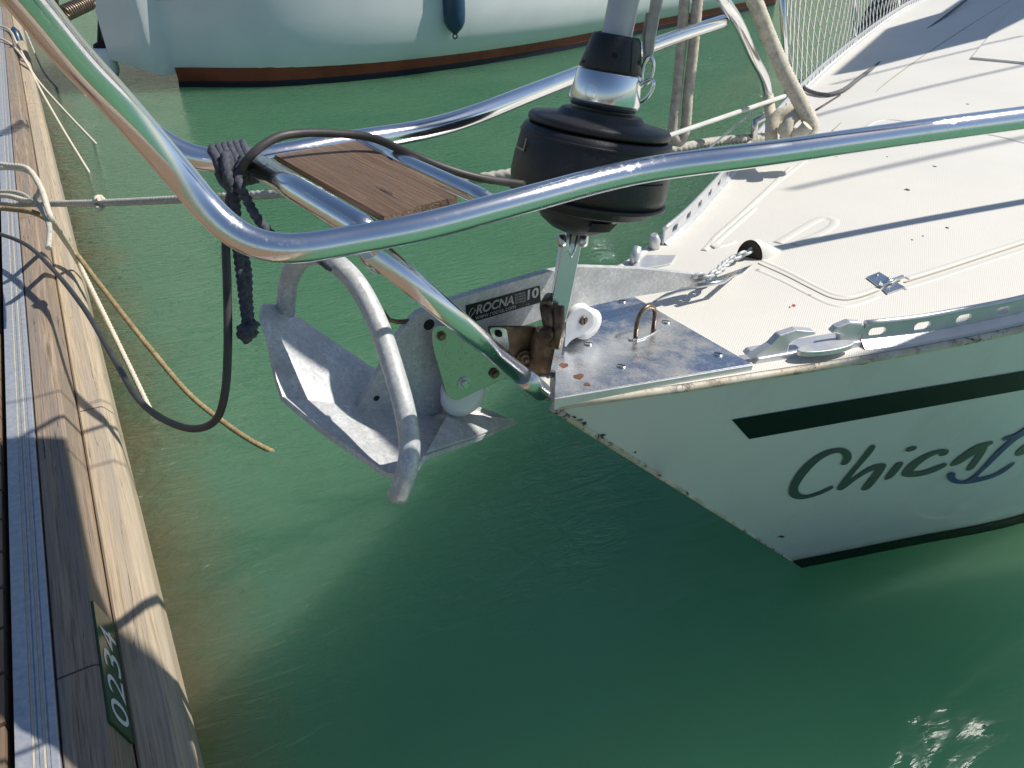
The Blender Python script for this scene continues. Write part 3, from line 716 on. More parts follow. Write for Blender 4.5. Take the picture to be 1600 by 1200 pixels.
# toggle and stem-head fitting
def strap(px0, py0, t0_, px1, py1, t1_, w, th, name, mtl, parent, nrm=None):
    a, b = D(px0, py0, t0_), D(px1, py1, t1_); d = (b - a).normalized(); nv = (nrm or (CAM - a)).normalized(); nv = (nv - d * nv.dot(d)).normalized(); s_ = d.cross(nv)
    pts = []
    for k in range(9): an = math.pi / 2 + math.pi * k / 8; pts.append(a + (d * math.cos(an) + s_ * math.sin(an)) * w)
    for k in range(9): an = -math.pi / 2 + math.pi * k / 8; pts.append(b + (d * math.cos(an) + s_ * math.sin(an)) * w)
    return MB().slab(pts, nv, th).build(name, mtl, parent, bevel=.001)
tog = strap(897, 372, 1.175, 872, 498, 1.22, .0165, .005, 'forestay_toggle', M['steel'], boat, Vector((.45, -1, .1)))
strap(882, 372, 1.195, 862, 500, 1.235, .0085, .012, 'toggle_link', M['steel'], tog, Vector((-.5, -.8, .2)))
for x, y, t_ in ((876, 376, 1.175), (913, 376, 1.17)):
    MB().lathe(D(x, y, t_), Vector((x - 895, 0, 0)).normalized() + Vector((0, -.3, 0)), [(-.006, .0105), (.002, .0105), (.005, .008)], 20).build('clevis_pin', M['steel'], tog)
MB().tube([D(893, 362, 1.165), D(889, 388, 1.16), D(892, 402, 1.165), D(898, 390, 1.162), D(903, 364, 1.162)], .002, 8).build('split_ring', M['chrome'], tog)
MB().tube([D(853, 478, 1.21), D(857, 500, 1.205), D(862, 520, 1.21)], .011, 14).build('lower_jaw', M['rusty'], tog)
MB().tube([D(873, 478, 1.20), D(874, 505, 1.20), D(866, 545, 1.20)], .0095, 14).build('lower_jaw', M['rusty'], tog)
MB().lathe(D(853, 524, 1.195), Vector((-.25, -1, .1)), [(-.03, .013), (.004, .013), (.007, .010)], 24).build('clevis_pin', M['rusty'], tog)
MB().lathe(D(853, 476, 1.205), Vector((-.25, -1, .1)), [(-.03, .010), (.002, .010), (.005, .007)], 24).build('clevis_pin', M['rusty'], tog)

def apoly(pts, off, th, name, mtl, parent, r=0, bevel=.001, ns=5):
    q = [Vector((x, y)) for x, y in pts]
    if r: q = rounded(q, r, ns)
    return MB().slab([A(p.x, p.y, off) for p in q], -N30, th).build(name, mtl, parent, bevel=bevel)
OFFN = .955
roller = apoly([(676, 510), (700, 510), (760, 545), (800, 575), (788, 590), (714, 627), (698, 618), (676, 540)], OFFN, .005, 'bow_roller', M['steel_plate'], boat, 12)
apoly([(762, 511), (842, 511), (862, 560), (862, 600), (838, 590), (775, 545)], OFFN - .012, .006, 'stem_bracket', M['rusty'], roller, 9)
apoly([(764, 512), (792, 512), (797, 548), (776, 548)], OFFN - .0145, .002, 'bracket_ear', M['steel_plate'], roller, 8)
apoly([(688, 506), (820, 506), (870, 560), (862, 615), (790, 590), (728, 620), (700, 600)], 1.05, .005, 'far_cheek', M['steel_plate'], roller, 12)
# curved tarnished housing
MB().lathe(A(848, 560, .93), (A(842, 604, .93) - A(848, 560, .93)), [(-.055, .019), (-.045, .024), (.0, .026), (.03, .022), (.047, .010)], 28).build('stem_socket', M['rusty'], roller)
apoly([(872, 507), (881, 512), (883, 522), (862, 627), (853, 627), (856, 600), (868, 540)], .90, .007, 'stem_blade', M['steel'], roller, 3)
rc = A(713, 604, .998)
MB().lathe(rc, N30, [(-.036, .028), (-.034, .042), (-.026, .0435), (-.012, .036), (.0, .032), (.012, .036), (.026, .0435), (.034, .042), (.036, .028)], 48).build('roller_wheel', M['white'], roller)
rc2 = A(905, 497, .99)
MB().lathe(rc2, N30, [(-.030, .018), (-.028, .031), (-.01, .028), (.01, .028), (.028, .031), (.03, .018)], 40).build('roller_wheel', M['white'], roller)
apoly([(885, 500), (893, 488), (912, 481), (926, 490), (928, 508), (912, 522), (892, 532), (882, 545)], .953, .004, 'rear_cheek', M['alu'], roller, 6)
def bolt(px, py, off, r, mtl, hexa=True):
    c = A(px, py, off); X = C30; Y = up; n = 6 if hexa else 20
    mb = MB(); mb.lathe(c, -N30, [(-.002, r * 1.5), (.0015, r * 1.5)], 24); mb.lathe(c, -N30, [(0, r), (.006, r), (.0075, r * .8)], n); return mb.build('bolt', mtl, roller)
bolt(725, 598, OFFN - .001, .0075, M['steel']); bolt(690, 525, OFFN - .001, .0052, M['tarnish'], False); bolt(773, 584, OFFN - .003, .006, M['tarnish'])
bolt(818, 558, OFFN - .017, .0085, M['rusty'], False); bolt(779, 521, OFFN - .015, .004, M['dark'], False); bolt(821, 562, OFFN - .022, .0055, M['tarnish'])
screw(A(912, 501, .952), -N30, .0085, M['tarnish'], roller)

# ------------------------------------------------------------------ anchor
anc = thing('anchor', 'galvanised plough anchor with roll bar hanging in the bow roller', 'anchor', A(690, 560))
sh = [(1098, 430), (1104, 440), (1092, 448), (1000, 462), (960, 470), (895, 484), (850, 498), (800, 515), (770, 530), (745, 548), (722, 575), (705, 610), (690, 644), (668, 655), (556, 650), (556, 640), (575, 612), (596, 575), (620, 528), (650, 492), (690, 474), (740, 459), (800, 441), (862, 424), (905, 417), (1000, 420)]
shank = MB().slab([A(p.x, p.y, .996) for p in rounded([Vector(q) for q in sh], 8, 3)], -N30, .014).build('shank', M['galv'], anc, bevel=.0025)
for x, y, r in ((670, 507, .011), (588, 622, .0065), (690, 500, .0)):
    if r:
        c = A(x, y, .996); MB().lathe(c, -N30, [(-.001, r), (.0006, r)], 24).build('shank_hole', simple('hole_dark', (.012, .02, .018), .8), shank)
        MB().tube([c + C30 * r * math.cos(t * .2618) + up * r * math.sin(t * .2618) - N30 * .0005 for t in range(25)], .0012, 6).build('hole_rim', M['galv'], shank)
# stickers
sk = [(727, 477), (843, 446), (845, 472), (729, 506)]
def SK(u, v, lift=.0008):                                   # u along, v up from the bottom edge
    a = Vector(sk[3]).lerp(Vector(sk[2]), u); b = Vector(sk[0]).lerp(Vector(sk[1]), u); p = a.lerp(b, v); return A(p.x, p.y, .996) - N30 * lift
MB().add([SK(0, 0, .0006), SK(1, 0, .0006), SK(1, 1, .0006), SK(0, 1, .0006)], [(0, 1, 2, 3)]).build('sticker', M['sticker'], shank)
def sktext(s, u0, u1, v0, v1, sh_=0, bold=0, nm='sticker_text'):
    tv, tf = text_tris(s, sh_, bold); MB().add([SK(u0 + x * (u1 - u0), v0 + y * (v1 - v0), .0011) for x, y in tv], tf).build(nm, M['stickertext'], shank)
sktext('ROCNA', .13, .64, .36, .86, .3, .03); sktext('www.rocna.com', .12, .66, .08, .26, .1); sktext('10', .82, .98, .36, .94, .15, .03)
for k, s_ in enumerate(('NEW GENERATION', 'BOAT ANCHOR', 'DESIGNED IN', 'NEW ZEALAND')): sktext(s_, .66, .80, .78 - .15 * k, .88 - .15 * k)
MB().tube([SK(.02, .25, .001), SK(.05, .6, .001), SK(.09, .78, .001), SK(.13, .62, .001), SK(.09, .45, .001), SK(.05, .3, .001)], .0006, 5).build('sticker_emblem', M['stickertext'], shank)
# fluke: two plates meeting at the keel line
Hc = A(440, 622); Tp = A(806, 661)
Nc = Vector((-.172, .864, 1.151)); Fc = Vector((-.396, 1.127, 1.312))
def Doff(px, py, off): return A(px, py, off)
# near half outline then far half outline
nearp = [Hc, A(500, 672, .935), A(560, 713, .88), A(612, 748, .83), A(646, 742, .82), A(663, 716, .84), A(742, 689, .92), Tp]
farp = [Hc, A(430, 592, 1.03), A(415, 520, 1.09), A(404, 482, 1.14), A(412, 474, 1.16), A(440, 482, 1.17), A(470, 502, 1.16), A(545, 553, 1.115), A(600, 590, 1.085), A(690, 632, 1.045), A(755, 637, 1.02), Tp]
def platefill(pts, name):
    keel = [Hc.lerp(Tp, k / 12) for k in range(13)]
    edge_ = resample(pts, .012)
    c = 14
    E = curve_len(pts, 24); K = [Hc.lerp(Tp, k / 24) - up * .004 * math.sin(math.pi * k / 24) for k in range(25)]
    rows = []
    for j in range(7):
        v = j / 6; rows.append([K[k].lerp(E[k], v) for k in range(25)])
    v_, f_ = loft(rows); return v_, f_
def curve_len(pts, n):
    cum = [0]
    for a, b in zip(pts, pts[1:]): cum.append(cum[-1] + (b - a).length)
    out = []; 
    for i in range(n + 1):
        d = cum[-1] * i / n; j = 0
        while j < len(cum) - 2 and cum[j + 1] < d: j += 1
        f = (d - cum[j]) / (cum[j + 1] - cum[j]); out.append(pts[j].lerp(pts[j + 1], min(1, f)))
    return out
fm = MB()
for pl in (nearp, farp):
    v_, f_ = platefill(pl, 'x'); fm.add(v_, f_, False)
fl_o = fm.build('fluke', M['galv'], anc)
sol = fl_o.modifiers.new('solid', 'SOLIDIFY'); sol.thickness = .009; sol.offset = 0
# toe doubler and heel tab
MB().slab([Tp + up * .003, A(742, 688, .92) + up * .004, A(665, 713, .845) + up * .004, A(700, 655, .985) + up * .012], (A(742, 688, .92) - Tp).cross(A(700, 655, .985) - Tp).normalized() * 1, .006).build('toe_plate', M['galv'], anc, bevel=.0015)
rb = [A(640, 748, .868) - up * .0, D(622, 772, 1.12), D(636, 735, 1.105), D(640, 690, 1.10), D(632, 640, 1.09), D(614, 575, 1.085), D(588, 500, 1.09), D(556, 442, 1.10), D(520, 408, 1.12), D(488, 398, 1.15), D(464, 412, 1.18), D(450, 445, 1.22), D(446, 488, 1.255)]
rb = [D(621, 778, 1.085), D(636, 735, 1.07), D(640, 690, 1.075), D(632, 640, 1.075)] + rb[5:]
MB().tube(resample(smooth(rb, 10), .008), .0158, 22).build('roll_bar', M['galv'], anc)
MB().tube([D(598, 487, 1.2), D(608, 500, 1.2), D(622, 503, 1.2), D(640, 502, 1.2)], .004, 10).build('trip_pin', M['rusty'], anc)

# chain
ch = thing('anchor_chain', 'short galvanised chain and shackle from the anchor shank into the deck hawse', 'chain', A(1100, 436))
path = [A(1085, 434, .985), A(1110, 430, .985), DK(1140, 416, .016), DK(1165, 404, .014), DK(1178, 398, .02)]
cp = resample(smooth(path, 10), .021)
for i in range(len(cp) - 1):
    a, b = cp[i], cp[i + 1]; d = (b - a).normalized(); s_ = d.cross(up).normalized(); q = s_ if i % 2 else s_.cross(d)
    q = (q + (s_.cross(d) if i % 2 else s_) * .35).normalized(); c = (a + b) / 2; lp = []
    for k in range(17):
        th = 2 * math.pi * k / 16; lp.append(c + d * math.cos(th) * .0165 + q * math.sin(th) * .0095)
    MB().tube(lp, .0035, 10, caps=False).build('shackle' if i == 0 else 'link', M['galv'], ch)
sw = MB(); sw.tube([A(1088, 447, .975), A(1130, 440, .97), DK(1150, 428, .004)], .005, 10)
sw.build('swivel', M['steel'], ch)
# chafe strip on the deck
MB().slab([DK(x, y, .003) for x, y in ((1020, 472), (1060, 458), (1110, 447), (1160, 428), (1175, 415), (1150, 424), (1085, 447), (1040, 460))], up, .003).build('chafe_strip', M['steel'], boat, bevel=.0008)

# ------------------------------------------------------------------ ropes
def rope(name, pts, r, mtl, label, cat='rope', twist=170, per=10, parent=None, lob=3, st_=None, ro=.2):
    sp = resample(smooth(pts, per), st_ or max(.002, r * .35))
    o = MB().tube(sp, r, 12, rope=ro, lobes=lob, twist=twist).build(name, mtl, parent)
    if label: tag(o, label, cat)
    return o
r0 = DP(P(0, 318, .55).dot(UD), -.415, .56)
rope('mooring_line', [D(-60, 322, 3.4), D(30, 319, 3.3), D(155, 317, 2.9), D(290, 311, 2.45), D(430, 303, 2.2), D(700, 284, 2.0), D(800, 271, 2.0), D(1050, 233, 2.15), D(1117, 221, 2.3), D(1205, 214, 2.5)], .0145, M['ropegrey'], 'grey-white mooring line stretched level from the pontoon to the far deck edge', 'mooring line', 90, st_=.006)
rope('rope_knot', [D(146, 322, 2.9), D(150, 310, 2.88), D(158, 308, 2.92), D(164, 318, 2.9), D(156, 326, 2.87), D(148, 318, 2.9), D(155, 311, 2.86)], .009, M['rope'], 'small whipped knot on the level grey mooring line above the pontoon edge', 'knot')
rope('mooring_line', [D(-50, 250, 3.5), D(10, 258, 3.4), D(40, 262, 3.35), D(62, 290, 3.2), D(80, 340, 2.9), P(122, 410, .42), P(163, 492, .24), P(213, 595, .07), P(245, 662, -.04)], .0125, M['rope'], 'cream mooring line curling over the pontoon edge and dropping into the water', 'mooring line', 110, st_=.006)
rope('mooring_line', [D(-50, 322, 3.3), D(20, 327, 3.25), D(60, 335, 3.1), P(100, 372, .52), P(160, 450, .42), P(235, 545, .28), P(300, 620, .16), P(350, 660, .07), P(395, 690, .03), P(445, 715, -.03)], .0125, M['ropetan'], 'brown weedy mooring line slanting into the water past the cable loop', 'mooring line', 110, st_=.006)
rope('mooring_line', [D(-40, 300, 3.4), D(20, 300, 3.35), D(50, 312, 3.2), D(70, 335, 3.0), D(78, 360, 2.85), D(76, 388, 2.75)], .011, M['ropegrey'], 'grey rope end drooping over the timber beam below the level mooring line', 'rope end', 110, st_=.006)
rope('mooring_line', [D(-40, 268, 3.45), D(10, 262, 3.4), D(45, 268, 3.35), D(62, 300, 3.2), D(50, 312, 3.2), D(10, 306, 3.3), D(-40, 308, 3.4)], .012, M['rope'], 'cream three-strand rope loop lying around the pontoon cleat', 'rope loop', 110, st_=.006)
u8 = P(0, 60, .5)
rope('mooring_line', [P(-20, 40, .53), P(5, 42, .53), P(30, 75, .48), P(55, 120, .30), P(100, 172, .15), P(158, 233, -.03)], .013, M['rope'], 'knotless cream line at the pontoon far end, reaching farther over the water', 'mooring line', 90, st_=.012)
rope('mooring_line', [P(-20, 58, .53), P(5, 62, .53), P(28, 80, .48), P(45, 105, .40), P(62, 138, .28), P(100, 205, .12), P(147, 282, -.03)], .013, M['rope'], 'cream line at the pontoon far end entering the water nearer the timber', 'mooring line', 90, st_=.012)
rope('mooring_line', [P(38, 45, .5), P(70, 115, .1), P(92, 140, -.02)], .012, M['ropegrey'], 'thin grey line dropping steeply into the water beside the far pontoon end', 'mooring line', 90, st_=.02)
# black cable
cab = [D(-60, 352, 2.1), D(0, 366, 2.0), D(40, 382, 1.9), D(80, 418, 1.75), D(130, 480, 1.55), D(175, 555, 1.35), D(215, 622, 1.2), D(255, 655, 1.1), D(305, 670, 1.02), D(338, 655, .97), D(352, 610, .93), D(356, 540, .91), D(355, 450, .9), D(353, 372, .9), D(357, 320, .905), D(368, 282, .89), D(392, 243, .87), D(430, 216, .88), D(470, 208, .90), D(530, 209, .92), D(580, 215, .93), D(640, 240, .92), D(700, 264, .93), D(750, 278, .95), D(818, 288, 1.0)]
sp = resample(smooth(cab, 10), .006)
cb = MB().tube(sp, .0052, 14).build('electric_cable', M['cable']); tag(cb, 'black cable draped over the teak step, hanging in a loop beside the pontoon', 'cable')
# lashing
lash = thing('lashing_rope', 'black braided lashing wound round the pulpit rail with its knotted tail hanging down', 'rope', D(365, 270, .9))
pts = []
ra, rb_ = D(338, 262, .898), D(392, 252, .915)
axd = (rb_ - ra).normalized(); X = axd.cross(up).normalized(); Y = X.cross(axd)
for k in range(6 * 16 + 1):
    th = 2 * math.pi * k / 16; pts.append(ra.lerp(rb_, k / 96) + (X * math.cos(th) + Y * math.sin(th)) * .0225)
MB().tube(pts, .0062, 10, rope=.2, lobes=3, twist=300).build('lashing_coil', M['ropeblack'], lash)
def brope(pts, r=.0065): return MB().tube(resample(smooth(pts, 10), .0025), r, 12, rope=.25, lobes=3, twist=260).build('lashing_tail', M['ropeblack'], lash)
brope([D(352, 240, .875), D(356, 275, .872), D(360, 300, .885)]); brope([D(382, 245, .885), D(372, 280, .88), D(385, 310, .885), D(405, 345, .89), D(430, 372, .9), D(470, 385, 1.0), D(503, 408, 1.06), D(515, 418, 1.09)])
brope([D(366, 300, .90), D(371, 380, .91), D(376, 420, .915), D(382, 470, .92), D(388, 515, .92)], .0075); brope([D(374, 370, .92), D(386, 420, .92), D(388, 470, .925), D(392, 510, .925)], .0062)
brope([D(400, 505, .915), D(388, 515, .905), D(378, 512, .91), D(378, 524, .915), D(390, 520, .90), D(384, 530, .915), D(400, 515, .92)], .0068)
MB().sphere(D(384, 519, .915), .010, 14, 8).build('lashing_knot', M['ropeblack'], lash)
# hanging halyard tails, thick rope with its knot
rope('hanging_rope', [D(1075, -60, 1.85), D(1068, 20, 1.9), D(1062, 100, 1.95), D(1054, 180, 2.0), D(1052, 212, 2.02), D(1062, 222, 2.03), D(1070, 205, 2.02), D(1075, 150, 1.98), D(1083, 80, 1.93), D(1090, 0, 1.88), D(1095, -60, 1.84)], .0145, M['webbing'], 'pale doubled rope hanging straight down behind the far pulpit rail', 'rope', 60, st_=.006, lob=8, ro=.08)
kn = thing('knotted_rope', 'thick cream braided rope coming down beside the net and knotted at the far deck edge', 'rope', D(1240, 210, 2.2))
def trope(pts, r=.0225, nm='rope_strand'): return MB().tube(resample(smooth(pts, 10), .004), r, 16, rope=.1, lobes=8, twist=90).build(nm, M['rope'], kn)
trope([D(1160, -40, 2.02), D(1180, 5, 2.05), D(1202, 60, 2.1), D(1228, 118, 2.12), D(1256, 170, 2.13), D(1268, 200, 2.14), D(1262, 222, 2.15), D(1245, 232, 2.2)])
trope([D(1262, 170, 2.2), D(1240, 172, 2.2), D(1215, 182, 2.2), D(1205, 205, 2.2), D(1208, 232, 2.22)], .019); trope([D(1246, 178, 2.16), D(1232, 192, 2.14), D(1228, 215, 2.15), D(1232, 236, 2.2)], .019)
trope([D(1200, 150, 2.34), D(1206, 185, 2.3), D(1220, 200, 2.25), D(1250, 208, 2.12), D(1262, 196, 2.1)], .018)

# shackle and tack strap at the drum
tk = thing('tack_strap', 'cream webbing strap shackled to the furling drum collar', 'strap', D(1012, 120, 1.05))
a = [D(1030, -30, 1.02), D(1022, 20, 1.03), D(1015, 60, 1.04), D(1013, 95, 1.05)]
vs = []; wv = [10, 9, 8, 5]
for p, w0 in zip(a, wv): vs += [p - cR * (w0 / FPX), p + cR * (w0 / FPX), p - cR * (w0 / FPX) + Vector((.003, .006, 0)), p + cR * (w0 / FPX) + Vector((.003, .006, 0))]
MB().add(vs, [f for k in range(3) for f in ((4*k, 4*k+1, 4*k+5, 4*k+4), (4*k+2, 4*k+6, 4*k+7, 4*k+3), (4*k, 4*k+4, 4*k+6, 4*k+2), (4*k+1, 4*k+3, 4*k+7, 4*k+5))]).build('webbing', M['webbing'], tk, bevel=.001)
vs = []
for p, w0 in zip([D(1012, 20, 1.04), D(1008, 55, 1.045), D(1008, 105, 1.05)], (3, 5, 3)): vs += [p - cR * (w0 / FPX), p + cR * (w0 / FPX)]
MB().add(vs, [(0, 1, 3, 2), (2, 3, 5, 4)]).build('webbing', M['webbing'], tk)
for c, ax1, ax2, r1, r2 in ((D(1012, 110, 1.05), Vector((.1, 0, 1)), Vector((1, -.3, 0)), .018, .0075), (D(1007, 142, 1.06), Vector((.5, -.2, .9)), Vector((.9, -.5, -.4)), .018, .009)):
    ax1.normalize(); ax2.normalize(); MB().tube([c + ax1 * r1 * math.cos(k * math.pi / 10) + ax2 * r2 * math.sin(k * math.pi / 10) for k in range(21)], .0026, 10, caps=False).build('shackle', M['chrome'], tk)

# ------------------------------------------------------------------ safety net on the far lifelines
net = thing('safety_net', 'white diamond-mesh safety net along the far side lifelines', 'net', P(1240, 130, 1.22))
base = [p for p in farpath]
js = min(range(len(base)), key=lambda i: (base[i] - P(1226, 163, 1.22)).length)
bl = resample(smooth(base[js:js + 40], 4), .13)
Hn = .62; n_up = 6
cords = MB()
def NP(i, z): 
    i = max(0, min(len(bl) - 1, i)); k = int(i); f = i - k; p = bl[k].lerp(bl[min(k + 1, len(bl) - 1)], f); return p + up * (z + .012) + Vector((-.8, .55, 0)) * (z * .28) + Vector((-.6, .5, 0)) * (.03 * math.sin(k * .45) * math.sin(math.pi * z / Hn))
nb = min(len(bl) - 1, 32)
for s0 in range(-n_up, nb + 1):
    for sg in (1, -1):
        pts = []
        for k in range(n_up + 1):
            i = s0 + sg * k * .85 + (0 if sg > 0 else n_up * .85)
            if 0 <= i <= nb: pts.append(NP(i, Hn * k / n_up))
        if len(pts) > 1: cords.tube(pts, .003, 5, caps=False)
cords.build('mesh_cords', M['netcord'], net)
MB().tube([NP(i, 0) for i in range(nb + 1)], .006, 8).build('bottom_cord', M['netcord'], net)
MB().tube([NP(i, Hn) for i in range(nb + 1)], .004, 8).build('lifeline', M['steel'], net)
for i in (0, 14, 28):
    p = bl[min(i, len(bl) - 1)]; MB().tube([p + up * .0, p + up * .66 + Vector((-.8, .55, 0)) * .18], .012, 14).build('stanchion', M['chrome'], boat)
fd = MB().sphere(P(1386, 45, .75), .30, 20, 14, (1, 1, 1.3)); 
tag(fd.build('round_fender', simple('grey_fender_cover', (.10, .10, .12), .9)), 'dark round fender hanging outboard behind the safety net', 'fender')
# grey line along the deck at the net
rope('furling_line', [DK(1248, 134, .02), DK(1262, 146, .012), DK(1290, 152, .010), DK(1310, 148, .012), D(1345, 120, 3.4), D(1400, 80, 4.2), D(1460, 38, 5.0), D(1520, -8, 6.2)], .0095, simple('dark_grey_line', (.13, .135, .14), .9, 0, .2, 60), 'dark grey control line running aft over the foredeck by the net', 'line', 80, st_=.012)
MB().tube([DK(1312, 150, .003), DK(1275, 173, .003)], .004, 8).build('line_shadow', M['cable'], deck)  # dark tube standing in for the grey line's shadow on the deck

# ------------------------------------------------------------------ neighbouring yacht
yt = thing('moored_yacht', 'pale hulled yacht with red-brown waterline stripe moored behind', 'yacht', (0, 12, 0))
wl = [Vector(p) for p in ((-4.25, 10.1, 0), (-3.0, 10.15, 0), (-1.5, 10.65, 0), (0, 11.5, 0), (1.8, 13.0, 0), (3.6, 15.3, 0), (5.2, 18.2, 0))]
wl = [P(282, 136, 0), P(420, 136, 0), P(560, 126, 0), P(700, 109, 0), P(850, 85, 0), P(1000, 53, 0)]
wl += [wl[-1] + (wl[-1] - wl[-2]) * 1.0, wl[-1] + (wl[-1] - wl[-2]) * 2.1]
wy = curve_at(wl, 60)
tr = D(172, 93, (wl[0] - CAM).dot(cF) * .97)             # foot of the transom above the water
def outn(i, arr):
    d = (arr[min(i + 1, len(arr) - 1)] - arr[max(i - 1, 0)]).normalized(); return d.cross(up)
# bottom profile: from transom foot down to the waterline, then along it
bt = [tr, D(210, 104, (tr - CAM).dot(cF)), D(248, 117, (tr - CAM).dot(cF))] + [p + up * .16 for p in wy]
bt = curve_at(bt, 70)
rows = []
def yof(i, o_): return outn(max(i, 8), bt) * o_ * min(1, .12 + i / 26)
for j, (o_, z_) in enumerate(((0, 0), (.13, .12), (.22, .30), (.28, .6), (.30, 1.0), (.28, 1.45))):
    rows.append([p + yof(i, o_) + up * z_  for i, p in enumerate(bt)])
v_, f_ = loft(rows); mb = MB().add(v_, f_, True)
back = [p + Vector((-1.9, 1.6, 0)) * 1.5 for p in (rows[0][0], rows[5][0])]
bk = Vector((-.35, 3.2, 0))
mb.add([r[0] for r in rows] + [r[0] + bk for r in rows], [(k, k + 1, 7 + k, 6 + k) for k in range(5)])
mb.add([rows[5][i] for i in range(71)] + [rows[5][i] + bk * .9 + Vector((0, 0, .05)) for i in range(71)], [(k, k + 1, 72 + k, 71 + k) for k in range(70)])
mb.add([rows[0][i] for i in range(71)] + [rows[0][i] + bk for i in range(71)], [(k, k + 1, 72 + k, 71 + k) for k in range(70)])
yh = mb.build('hull', M['hull2'], yt)
def band(name, z0, z1, mtl, o0=.004):
    rows = [[p + outn(i, wy) * (o0 + (z - .0) * .15) + up * z for i, p in enumerate(wy)] for z in (z0, z1)]
    v_, f_ = loft(rows); return MB().add(v_, f_, True).build(name, mtl, yh)
band('red_stripe', .075, .235, M['redstripe'], .004); band('dark_antifouling', -.2, .075, M['navy'], .0)
# skeg under the counter
a = wy[0]; MB().slab([a + up * .17, a + Vector((-.05, 0, -.3)), a + Vector((.6, .1, -.3)), wy[4] + up * .17], (0, -1, 0), .06).build('rudder_skeg', M['navy'], yt)
# dark vents / marks near the top and spray streak
ty = (tr - CAM).dot(cF)
for x0_, x1_ in ((243, 277), (285, 308)):
    MB().slab([D(x0_, 0, ty - .35), D(x1_, -1, ty - .35), D(x1_ + 1, -6, ty - .35), D(x0_ + 6, -7, ty - .35)], (0, -1, 0), .05).build('hull_marking', M['cable'], yt)
# ladder gear on the transom
for x, w0 in ((155, .035), (161, .05)):
    MB().tube([D(x - 1, 65, ty), D(x + 1, 0, ty), D(x + 2, -60, ty)], w0 * .5, 10).build('transom_pole', M['cable'], yt)
MB().tube([D(174, -20, ty), D(173, 30, ty), D(170, 52, ty)], .012, 8).build('backstay_wire', M['cable'], yt)
MB().tube([D(173, 36, ty), D(171, 48, ty), D(169, 55, ty)], [.03, .05, .02], 12).build('backstay_block', M['dark'], yt)
fb = MB().lathe(D(160, 66, ty) , (0, 0, -1), [(-.02, .03), (.02, .11), (.06, .12), (.07, .12)], 20).build('stern_fender', M['dark']); tag(fb, 'white fender with black top at the stern of the yacht behind', 'fender')
MB().lathe(D(161, 74, ty), (0, 0, -1), [(0, .115), (.1, .12), (.26, .12), (.34, .08), (.36, .03)], 20).build('fender_body', M['whitepaint'], fb)
tf_ = (P(712, 108, 0) - CAM).dot(cF) - .55
fm_ = MB().lathe(D(711, 53, tf_), (0, 0, 1), [(-.01, .02), (.03, .06), (.07, .10), (.14, .135), (.25, .145), (.9, .145), (1.0, .08)], 24).build('long_fender', M['blue'])
tag(fm_, 'dark blue long fender hanging on the side of the yacht behind', 'fender')
MB().tube([D(711, 55, tf_) + Vector((.028 * math.cos(k * math.pi / 8), 0, .028 * math.sin(k * math.pi / 8) - .012)) for k in range(17)], .010, 8, caps=False).build('fender_eye', M['blue'], fm_)

# mooring spring far left
ms = thing('mooring_spring', 'coiled steel mooring spring hanging over the water at the far left', 'spring', D(115, 12, 5))
a, b = D(98, 22, 5.0), D(138, 4, 5.4); d = (b - a).normalized(); X = d.cross(up).normalized(); Y = X.cross(d); L = (b - a).length
MB().tube([a + d * (L * k / 144) + (X * math.cos(k * .5236) + Y * math.sin(k * .5236)) * .045 for k in range(145)], .0085, 8).build('spring_coil', M['tarnish'], ms)
MB().tube([b, b + d * .08, D(150, -5, 5.5), D(152, -30, 5.6)], .012, 8).build('spring_hook', M['tarnish'], ms)
MB().tube([a, a - d * .03, D(90, 12, 4.9), D(86, -20, 4.8)], .012, 8).build('spring_hook', M['tarnish'], ms)

# ------------------------------------------------------------------ unseen shapes added off-frame only to throw shadows on dock, deck and water
SV = SUNV / SUNV.z
def up_from(p, z): return p + SV * (z - p.z)
caster = thing('dock_shade_caster', 'unseen dark blue awning slung above the foredeck', 'blocker', (1.2, 2.3, 2.9))
q = [P(x, y, .5) for x, y in ((-60, 690), (60, 682), (103, 684), (128, 780), (163, 880), (262, 950), (315, 985), (385, 1100), (440, 1225), (300, 1290), (172, 1120), (140, 1076), (100, 1083), (-20, 1090))]
MB().slab([up_from(p, 2.9) for p in q], up, .01).build('dock_shade_sheet', simple('blue_blocker', (.06, .08, .14), .9), caster)  # added sheet, its outline projected up from the wanted pontoon shadow
def shline(pts, z, r, nm='dock_shade_cord'):
    MB().tube([up_from(P(x, y, .5), z) for x, y in pts], r, 8).build(nm, M['ropeblack'], caster)  # unseen cords added for the thin shadow lines on the pontoon
shline([(-60, 745), (20, 692), (90, 652), (250, 600)], 2.5, .011)
shline([(-60, 640), (20, 630), (85, 612), (250, 560)], 2.6, .004); shline([(-60, 715), (30, 708), (100, 703), (250, 660)], 2.6, .004)
shline([(115, 1040), (150, 1048), (260, 1130)], 2.7, .02)
sp_ = [DK(1180, 393), DK(1240, 383), DK(1600, 315), DK(1750, 287)]
pole = MB().tube([up_from(sp_[1] - (sp_[2] - sp_[1]) * .1, 1.95), up_from(sp_[2] + (sp_[2] - sp_[1]) * 2.5, 2.05)], .015, 16).build('deck_shade_bar', M['ropeblack'], boat)  # unseen bar added overhead to draw the sharp deck shadow
def shd(px0, py0, px1, py1, z, r, nm='deck_shade_cord'):
    a, b = DK(px0, py0), DK(px1, py1); MB().tube([up_from(a, z), up_from(b + (b - a) * .3, z + .2)], r, 8).build(nm, M['ropegrey'], boat)  # added overhead cords, each laying one soft shadow line on the deck
shd(1235, 296, 1575, 220, 4.5, .011); shd(1260, 185, 1600, 102, 4.5, .010); shd(1300, 132, 1540, 72, 4.0, .008)
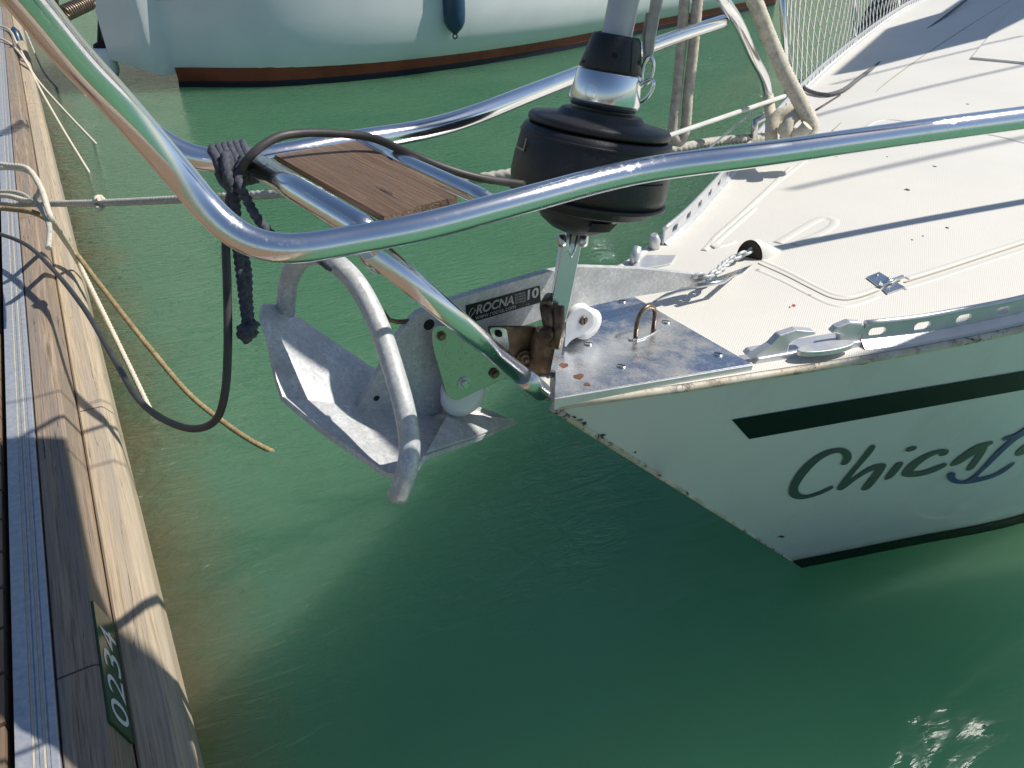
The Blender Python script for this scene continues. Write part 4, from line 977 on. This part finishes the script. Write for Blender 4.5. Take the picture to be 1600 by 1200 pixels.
q = [DK(x, y) for x, y in ((1300, 118), (1345, 110), (1540, 60), (1640, 10), (1560, -40), (1470, 20), (1385, 45))]
MB().slab([up_from(p, 3.3) for p in q], up, .01).build('deck_shade_sheet', simple('blue_blocker', (.06, .08, .14), .9), boat)  # unseen sheet added to lay the broad shadow on the deck

q = [P(x, y, 0) for x, y in ((330, 1340), (922, 1062), (1377, 930), (1800, 845), (1850, 1330), (1500, 1330), (1250, 1330), (760, 1500), (360, 1500))]
MB().slab([up_from(p, 3.2) for p in q], up, .01).build('water_shade_sheet', simple('blue_blocker', (.06, .08, .14), .9), boat)  # unseen sheet added to darken the water beside the hull

# chips and rust along the bow edges
chipm = simple('chipped_edge', (.06, .045, .035), .8, 0, .5, 80); rustm = simple('rust_stain', (.30, .19, .10), .8, 0, .4, 40)
def hchip(x, y, a, b, mtl=chipm):
    pts = []
    for k in range(10):
        th = k * .6283; q = random.uniform(.45, 1.15); pts.append(HK(x + math.cos(th) * a * q, y + math.sin(th) * b * q - math.cos(th) * a * q * .13, .0015))
    MB().add(pts, [tuple(t) for t in tessellate_polygon([pts])]).build('paint_chip', mtl, hull)
for x, y, a, b in ((882, 637, 9, 3.2), (898, 633, 5, 2.5), (986, 620, 6, 2.5), (996, 618, 6, 3), (1012, 616, 8, 3), (1034, 612, 6, 2.2), (1050, 610, 5, 2), (1240, 583, 10, 2.2), (1262, 580, 8, 2.2), (1287, 576, 6, 2), (912, 661, 6, 3), (896, 651, 5, 1.6), (942, 679, 5, 1.6), (939, 685, 7, 2.2), (1029, 744, 5, 3), (992, 706, 3, 1.5), (1222, 838, 6, 2)): hchip(x, y, a, b)
for x, y, a, b in ((905, 656, 8, 2.5), (870, 640, 5, 3), (1010, 728, 3, 2), (1345, 568, 14, 2)): hchip(x, y, a, b, rustm)
df = MB().lathe(P(31, 74, .30), (-.25, .42, 1), [(-.26, .02), (-.2, .06), (-.12, .07), (.12, .07), (.2, .06), (.26, .02)], 20).build('dock_fender', M['blue'])
tag(df, 'dark blue fender lying against the far end of the timber pontoon edge', 'fender')
